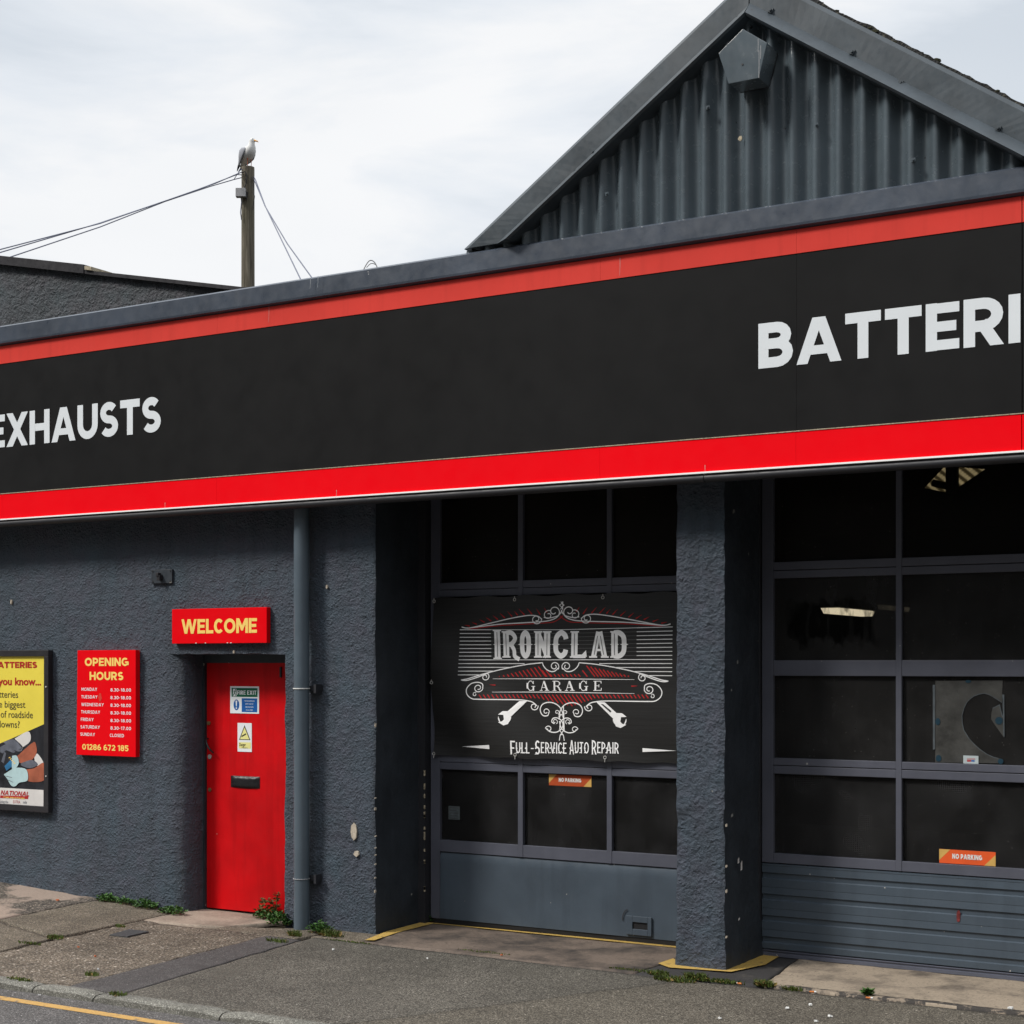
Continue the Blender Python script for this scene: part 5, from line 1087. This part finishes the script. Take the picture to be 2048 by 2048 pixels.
# ------------------------------------------------------------------ outbuilding beyond the parapet
ob = thing('outbuilding', (-11, 1.5, 3), 'dark roughcast outbuilding with black sloping verge behind the left end of the parapet', 'building')
OY = 1.5; tl = lambda px, py: V(px, py, OY)
A0, A1 = tl(0, 524), tl(480, 576); sl = (A1[1] - A0[1]) / (A1[0] - A0[0]); xl, xr = -14.5, A1[0] + .7
mb = MB(); xs_ = lin(xl, xr, .03); zt = [A0[1] + (x - A0[0]) * sl for x in xs_]; vs = []; nz = 50
for x, zt_ in zip(xs_, zt):
    for j in range(nz + 1): z = 4.3 + (zt_ - 4.3) * j / nz; vs.append(dv((x, OY, z), .009, .012))
mb.add(vs, [(i * (nz + 1) + j, (i + 1) * (nz + 1) + j, (i + 1) * (nz + 1) + j + 1, i * (nz + 1) + j + 1) for i in range(len(xs_) - 1) for j in range(nz)])
part(mb, 'wall', 'stucco_far', ob, smooth=True, recalc=False)
def slab(xa, xb, up, th, y0, y1): za, zb = A0[1] + (xa - A0[0]) * sl + up, A0[1] + (xb - A0[0]) * sl + up; return MB().add([(xa, y0, za), (xb, y0, zb), (xb, y1, zb), (xa, y1, za), (xa, y0, za + th), (xb, y0, zb + th), (xb, y1, zb + th), (xa, y1, za + th)], [(0, 3, 2, 1), (4, 5, 6, 7), (0, 1, 5, 4), (1, 2, 6, 5), (2, 3, 7, 6), (3, 0, 4, 7)])
part(slab(xl, tl(176, 534)[0], -.03, .085, OY - .06, OY + .4), 'verge_cap', 'black', ob); part(slab(tl(174, 534)[0], xr, -.03, .035, OY - .05, OY + .4), 'verge_cap', 'black', ob)
part(slab(tl(180, 534)[0], tl(193, 534)[0], .006, .035, OY - .07, OY + .2), 'mortar', 'chipped', ob)
part(slab(xl, xr, -.02, .02, OY + .4, OY + 6), 'roof', 'roof', ob); mb = MB().box(xl - .1, xl, OY, OY + 6, 4.3, 6.0); part(mb, 'side_wall', 'stucco_far', ob)
part(B(-13, 1.2, .31, 9.5, 4.71, 4.74), 'flat_roof', 'roof', garage)

# ------------------------------------------------------------------ pole, gull and wires
PW = 24.0
def at(px, py, wd):
    u = (px - CX) / F; v = (HZ - py) / F; return Vector((wd * (-SA + u * CA), wd * (CA + u * SA) - DIST, EYE + wd * v))
top = at(496, 335, PW)
po = thing('telegraph_pole', (top.x, top.y, 0), 'weathered wooden telegraph pole behind the parapet with a gull on top', 'pole')
rr = [.118, .112, .105, .100, .098, .097]; path = [(top.x + .0, top.y, z) for z in (-.2, 3, 6, 8, top.z - .02, top.z)]
part(MB().tube(path, rr, 24), 'pole', 'wood', po, smooth=False)
bx = at(482, 386, PW - .12); mb = MB().box(-.075, .075, -.05, .05, -.065, .065); mb.v = [tuple(Vector((x * CA - y * SA, x * SA + y * CA, z)) + bx) for x, y, z in mb.v]; part(mb, 'junction_box', 'boxgrey', po, bevel=.006)
pc = [at(x, y, PW - .1) for x, y in ((482, 395), (483, 404), (481, 425), (483, 440))]; part(MB().tube(pc, .007, 6), 'cable', 'wire', po)
pc = [at(x, y, PW - .11) for x, y in ((484, 345), (490, 343), (494, 352), (492, 368), (487, 378), (495, 385), (493, 400))]; part(MB().tube(pc, .008, 6), 'cable', 'black', po)
pc = [at(x, y, PW - .1) for x, y in ((503, 354), (508, 362), (506, 385), (509, 392), (506, 420))]; part(MB().tube(pc, .007, 6), 'cable', 'black', po)
def wire(pts, label, sag=0):
    P_ = [at(*p) for p in pts]; fine = []
    for a, c in zip(P_, P_[1:]):
        for k in range(12):
            t = k / 12; q = a.lerp(c, t); q.z -= sag * t * (1 - t); fine.append(q)
    fine.append(P_[-1]); o = MB().tube(fine, .0075, 6).build('overhead_wire', M['wire'], None, smooth=True); tag(o, label, 'wire', 'wires from the pole')
wire([(487, 343, PW), (474, 348, 23.8), (430, 367, 23.4), (330, 402, 22.5), (200, 447, 21), (0, 499, 19), (-400, 590, 16)], 'upper of the overhead wires running left from the pole')
wire([(485, 350, PW), (474, 349, 23.8), (430, 366, 23.4), (380, 385, 23), (200, 446, 21.2), (0, 505, 19.2), (-400, 612, 16)], 'middle overhead wire running left, crossing close under the upper one')
wire([(484, 355, PW), (468, 359, 23.8), (420, 373, 23.3), (330, 403, 22.5), (200, 454, 21), (0, 521, 19), (-400, 640, 16)], 'lowest of the overhead wires running left from the pole')
wire([(507, 352, PW), (512, 362, 23.8), (530, 411, 22.5), (536, 424, 22), (600, 556, 18), (640, 640, 16)], 'steeper of the two wires dropping right from the pole')
wire([(507, 358, PW), (511, 366, 23.8), (530, 412, 22.4), (537, 424, 22), (575, 488, 20), (622, 553, 18), (690, 640, 16)], 'wire dropping furthest right from the pole to the parapet')
mb = MB().tube([at(*p, 20) for p in ((468, 359), (474, 349))] if False else [at(468, 359, 23.8), at(474, 349, 23.8), at(480, 341, 23.9), at(487, 337, 23.95)], .006, 6); part(mb, 'wire_tie', 'wire', po)
lo = MB(); lo.tube([at(*p, 14.5) for p in spl([(727, 540), (732, 530), (738, 522), (744, 521), (750, 526), (755, 536)])], .005, 6); lo.tube([at(*p, 14.5) for p in spl([(733, 535), (742, 527), (752, 530), (756, 541)])], .004, 6)
tag(lo.build('wire_loop', M['boxgrey'], None, smooth=True), 'loop of thin wire sticking up behind the middle of the parapet', 'wire')

# gull standing on the pole, breast towards the street, head turned to the right
gb = Vector((top.x + .015 * CA, top.y + .015 * SA, top.z)); gull = thing('gull', gb, 'white and grey gull standing on top of the wooden telegraph pole', 'bird')
Rv = Vector((CA, SA, 0)); Tv = Vector((SA, -CA, 0)); fw = (Rv * .72 + Tv * .69).normalized(); sd_ = Vector((0, 0, 1)).cross(fw)
rings = []
for f, z, rs, ru, tilt in ((-.205, .045, .016, .010, 30), (-.165, .075, .035, .020, 35), (-.115, .125, .060, .050, 40), (-.055, .170, .086, .078, 40), (.0, .215, .096, .094, 48), (.035, .26, .090, .088, 60), (.058, .305, .066, .066, 75), (.066, .338, .046, .048, 88), (.070, .366, .043, .046, 95), (.078, .392, .041, .043, 80), (.092, .408, .034, .032, 50), (.108, .414, .016, .016, 20)):
    up = Vector((0, 0, 1)) * math.cos(R(tilt)) - fw * math.sin(R(tilt)); c = gb + fw * f + Vector((0, 0, z))
    rings.append([tuple(c + sd_ * (rs * math.cos(k * math.pi / 8)) + up * (ru * math.sin(k * math.pi / 8))) for k in range(16)])
part(MB().loft(rings), 'body', 'feather', gull, smooth=True)
hd_ = gb + fw * .082 + Vector((0, 0, .396)); bd = (Rv * .95 + Tv * .2 + Vector((0, 0, -.28))).normalized()
part(MB().tube([hd_ + bd * .025, hd_ + bd * .06, hd_ + bd * .088, hd_ + bd * .10 + Vector((0, 0, -.012))], [.017, .012, .009, .003], 8), 'beak', 'beak', gull, smooth=True)
for s in (-1, 1):
    e_ = hd_ + bd.cross(Vector((0, 0, 1))) * (.036 * s) + bd * .018 + Vector((0, 0, .010)); part(MB().loft([[tuple(e_ + Vector((.006 * q * math.cos(a), .006 * q * math.sin(a), h))) for a in range(6)] for q, h in ((.3, -.006), (1, 0), (.3, .006))]), 'eye', 'feather_black', gull)
    wr = []
    for f, z, o, hgt in ((.03, .27, .088, .012), (-.01, .245, .103, .055), (-.06, .205, .104, .072), (-.11, .155, .086, .060), (-.16, .105, .058, .036), (-.22, .055, .030, .014)):
        c = gb + fw * f + Vector((0, 0, z)) + sd_ * (o * s); up = (Vector((0, 0, 1)) * .8 - fw * .6).normalized(); wr.append([tuple(c + up * (hgt * math.cos(k * math.pi / 4)) + sd_ * s * (.012 * math.sin(k * math.pi / 4))) for k in range(8)])
    wg = part(MB().loft(wr), 'wing', 'feather_grey', gull, smooth=True)
    c = gb + fw * -.20 + Vector((0, 0, .07)) + sd_ * (.036 * s); e2 = gb + fw * -.285 + Vector((0, 0, .0)) + sd_ * (.012 * s)
    part(MB().tube([c, c.lerp(e2, .5), e2], [.020, .014, .004], 8), 'wing_tip', 'feather_black', wg, smooth=True)
    a = gb + sd_ * (.035 * s) + fw * .01; mb = MB().tube([a + Vector((0, 0, .15)), a + Vector((0, 0, .07)), a + Vector((0, 0, .006))], [.011, .005, .005], 8)
    for g_ in (-.35, 0, .35): mb.tube([a + Vector((0, 0, .006)), a + (fw * math.cos(g_) + sd_ * math.sin(g_)) * .045 + Vector((0, 0, .003))], [.005, .003], 6)
    part(mb, 'leg', 'skin', gull)

# ------------------------------------------------------------------ weeds, litter and the small iron cover
def leafy(mb, x, y, z, n, rx, ry, h, size, seed, grass=False):
    rnd = random.Random(seed)
    for k in range(n):
        a = rnd.uniform(0, 6.283); r = rnd.random() ** .6; bx_, by_ = x + rx * r * math.cos(a), y + ry * r * math.sin(a)
        if grass:
            l = size * rnd.uniform(.6, 1.3); d = Vector((rnd.uniform(-.5, .5), rnd.uniform(-.5, .5), 1)).normalized(); sd = d.orthogonal().normalized() * (.0022 + .001 * rnd.random()); p0 = Vector((bx_, by_, z)); p1 = p0 + d * l * .6; p2 = p1 + (d + Vector((rnd.uniform(-.6, .6), rnd.uniform(-.6, .6), -.3))) * l * .45
            mb.add([p0 - sd, p0 + sd, p1 + sd * .8, p1 - sd * .8, p2], [(0, 1, 2, 3), (3, 2, 4)])
        else:
            hz = h * rnd.random() * (1 - .6 * r); c = Vector((bx_, by_, z + .006 + hz)); d = Vector((rnd.uniform(-1, 1), rnd.uniform(-1, 1), rnd.uniform(-.1, .7))).normalized(); sd = d.cross(Vector((rnd.uniform(-.4, .4), rnd.uniform(-.4, .4), 1))).normalized(); l = size * rnd.uniform(.6, 1.3); up = d.cross(sd) * l * .14
            mb.add([c, c + d * l * .5 + sd * l * .34 - up, c + d * l, c + d * l * .5 - sd * l * .34 - up, c + d * l * .45 + up * .4], [(0, 1, 4), (1, 2, 4), (2, 3, 4), (3, 0, 4)])
def GG(px, py):
    z = 0
    for _ in range(5): x, y = G(px, py, z); z = gz(x, y)
    return x, y
def weed(px, py, n, rx, ry, h, size, label, mat='leaf', grass=False, cat='weed', name='weed', dz=0):
    x, y = GG(px, py); y = min(y, -.035) if px < 720 and not 400 < px < 550 else y; t = thing(name, (x, y, gz(x, y)), label, cat, 'weeds along the foot of the building'); mb = MB(); leafy(mb, x, y, gz(x, y) + dz, int(n * (1 if grass else 1.3)), rx * 1.1, ry * 1.1, h * 1.2, size * (1 if grass else 1.15), int(px * 7 + py), grass)
    part(mb, 'leaves', mat, t, recalc=False); mo = MB(); leafy(mo, x, y, gz(x, y) - .004, max(10, n // 6), rx * 1.1, ry * 1.1, .008, size * .8, int(px * 3 + py)); part(mo, 'dead_leaves', 'leaf_dry', t, recalc=False); return t
weed(213, 1803, 140, .10, .045, .05, .024, 'leftmost leafy weed along the foot of the rendered wall')
weed(255, 1807, 110, .09, .04, .045, .022, 'leafy weed second from the left at the foot of the wall')
weed(290, 1816, 190, .12, .055, .06, .024, 'thickest leafy weed at the wall foot, left of the entrance door')
weed(345, 1828, 170, .12, .05, .05, .024, 'leafy weed at the rounded wall corner beside the entrance door')
weed(538, 1838, 200, .12, .06, .06, .026, 'low leafy weed under the right side of the entrance door')
weed(567, 1848, 200, .10, .05, .09, .026, 'bushy weed growing at the foot of the grey downpipe')
weed(534, 1836, 90, .10, .05, .10, .03, 'browned weed at the bottom corner of the red door', 'leaf_dry')
weed(640, 1866, 150, .09, .04, .07, .028, 'bright leafy weed right of the downpipe foot')
weed(662, 1872, 120, .10, .04, .07, .055, 'grassy tuft at the foot of the pier, right of the leafy weed', 'grass', True)
weed(590, 1872, 110, .05, .03, .04, .045, 'round grass tuft on the tarmac edge in front of the downpipe', 'grass', True)
weed(555, 1884, 70, .09, .03, .02, .03, 'flat mossy tuft on the seam of the dark tarmac strip', 'grass', True)
weed(862, 1843, 170, .07, .05, .10, .030, 'leafy weed in the inner corner beside the first vehicle door')
weed(1317, 1950, 100, .07, .03, .03, .035, 'small grass tuft left of the pillar foot on the driveway edge', 'grass', True)
weed(1348, 1962, 190, .13, .045, .03, .035, 'long grass tuft along the driveway seam in front of the pillar', 'grass', True)
weed(1392, 1958, 180, .07, .04, .05, .045, 'tallest grass tuft directly in front of the pillar', 'grass', True)
weed(1440, 1965, 190, .15, .025, .02, .028, 'low strip of grass in front of the pillar corner', 'grass', True)
weed(1529, 1972, 150, .06, .03, .04, .042, 'grass tuft right of the pillar next to cigarette ends', 'grass', True)
weed(1585, 1981, 70, .06, .02, .02, .03, 'thin grass tuft on the seam before the tan threshold', 'grass', True)
weed(1736, 1992, 70, .02, .015, .03, .03, 'single green tuft beside an orange scrap before the right door', 'leaf')
weed(110, 1877, 110, .07, .035, .02, .03, 'grass tuft at the crossing of the pavement slab joints', 'grass', True)
weed(60, 1888, 60, .10, .02, .015, .022, 'faint grass strip in the slab joint near the left edge', 'grass', True)
weed(183, 1951, 60, .05, .03, .015, .03, 'grass tuft on the dark tarmac strip near the kerb', 'grass', True)
weed(236, 1992, 90, .06, .03, .02, .03, 'grass tuft growing out of a kerb joint', 'grass', True)
weed(40, 1962, 110, .10, .025, .015, .025, 'grass strip along the back of the kerb at the left', 'grass', True)
weed(240, 1854, 50, .05, .02, .015, .025, 'tiny tuft in the joint above the iron cover', 'grass', True)
weed(1265, 1941, 140, .16, .03, .010, .013, 'mossy strip on the driveway edge before the first vehicle door', 'grass', True)
weed(970, 1905, 120, .2, .025, .008, .010, 'mossy line on the driveway edge midway along the first vehicle door', 'grass', True)
weed(700, 1884, 110, .2, .02, .008, .010, 'mossy line in front of the left pier foot', 'grass', True)
# tall dried weed leaning against the door
x, y = G(545, 1836); t = thing('tall_weed', (x, y, 0), 'tall spindly weed with two stalks against the bottom of the red door', 'weed')
tips = [[V(xx, yy, y - .02) for xx, yy in pts] for pts in (((549, 1835), (548, 1815), (545, 1805), (535, 1802), (525, 1802)), ((552, 1832), (553, 1812), (554, 1798), (555, 1790)))]
mb = MB(); lf = MB(); rnd = random.Random(4)
for st_ in tips:
    mb.tube([(p[0], y - .02, p[1]) for p in st_], .004, 6)
    for p in st_[1:]:
        leafy(lf, p[0], y - .02, p[1] - .025, 22, .022, .02, .04, .026, rnd.randint(0, 999))
part(mb, 'stem', 'leaf_dry', t); part(lf, 'leaves', paint('olive_leaf', (.10, .085, .025), .6, .5, 40, .3), t, recalc=False)
def butt(px, py, ang, label, two=True):
    x, y = GG(px, py); t = thing('cigarette_end', (x, y, 0), label, 'cigarette end', 'cigarette ends on the driveway'); d = Vector((math.cos(ang), math.sin(ang), 0)); c = Vector((x, y, gz(x, y) + .010))
    part(MB().tube([c - d * .018, c + d * .010], .0055, 8), 'filter', 'butt', t); part(MB().tube([c + d * .0102, c + d * .022], .0053, 8), 'paper', 'paper', t)
butt(1478, 1970, 3.0, 'white tipped cigarette end by the grass strip right of the pillar'); butt(1543, 1971, .5, 'orange cigarette end beside the grass tuft right of the pillar'); butt(1738, 1999, .1, 'orange cigarette end before the right door'); butt(1625, 1987, .3, 'pale cigarette end near the tan threshold edge')
def scrap(px, py, s, label, mat='paper', name='paper_scrap', cat='litter', seed=0):
    x, y = GG(px, py); mb = MB(); rnd = random.Random(seed + int(px)); n = 9; z = gz(x, y) + .007; top_ = []; bot = []
    for k in range(n): a = k * 6.283 / n; r = s * .72 * rnd.uniform(.4, 1.15); top_.append((x + r * math.cos(a), y + r * .6 * math.sin(a), z + .006 + .006 * rnd.random())); bot.append((x + r * math.cos(a), y + r * .6 * math.sin(a), z))
    mb.loft([bot, top_]); tag(mb.build(name, M[mat], None), label, cat, 'litter on the ground')
scrap(667, 1902, .018, 'white scrap on the tarmac in front of the left pier'); scrap(1660, 2036, .024, 'largest white blotch on the driveway at the bottom right'); scrap(1574, 2020, .02, 'white blotch on the driveway left of the largest one'); scrap(1620, 2013, .018, 'white blotch on the driveway between threshold and bottom edge'); scrap(1440, 2040, .015, 'white fleck on the brown tarmac below the pillar'); scrap(1632, 2046, .02, 'white blotch cut by the bottom edge of the view')
scrap(855, 1920, .014, 'white fleck on the tarmac in front of the first vehicle door')
scrap(2020, 2020, .03, 'grey white scrap on the threshold edge at far right')
scrap(115, 1803, .03, 'reddish leaf on the pavement below the poster', 'dryleaf', 'fallen_leaf', 'leaf'); scrap(157, 1897, .016, 'small orange leaf on rough pavement left of the tarmac strip', 'dryleaf', 'fallen_leaf', 'leaf'); scrap(190, 1916, .016, 'orange leaf on rough pavement nearest the dark tarmac strip', 'dryleaf', 'fallen_leaf', 'leaf'); scrap(1003, 1913, .016, 'orange leaf on the driveway edge before the first vehicle door', 'dryleaf', 'fallen_leaf', 'leaf')
scrap(197, 1942, .016, 'pale stone lying on rough pavement by the tarmac strip', 'boxgrey', 'loose_stone', 'stone'); scrap(78, 1994, .018, 'grey stone in the gutter under the kerb', 'boxgrey', 'loose_stone', 'stone')
c = [(-8.37, -1.0), (-8.21, -.98), (-8.215, -.755), (-8.41, -.755)]
cv = MB().add([(x, y, gz(x, y) + .004 + h) for h in (-.02, .004) for x, y in c], [(0, 3, 2, 1), (4, 5, 6, 7), (0, 1, 5, 4), (1, 2, 6, 5), (2, 3, 7, 6), (3, 0, 4, 7)])
tag(cv.build('drain_cover', M['iron'], None, bevel=.003), 'small dark iron cover set in the rough pavement before the entrance door', 'drain cover')
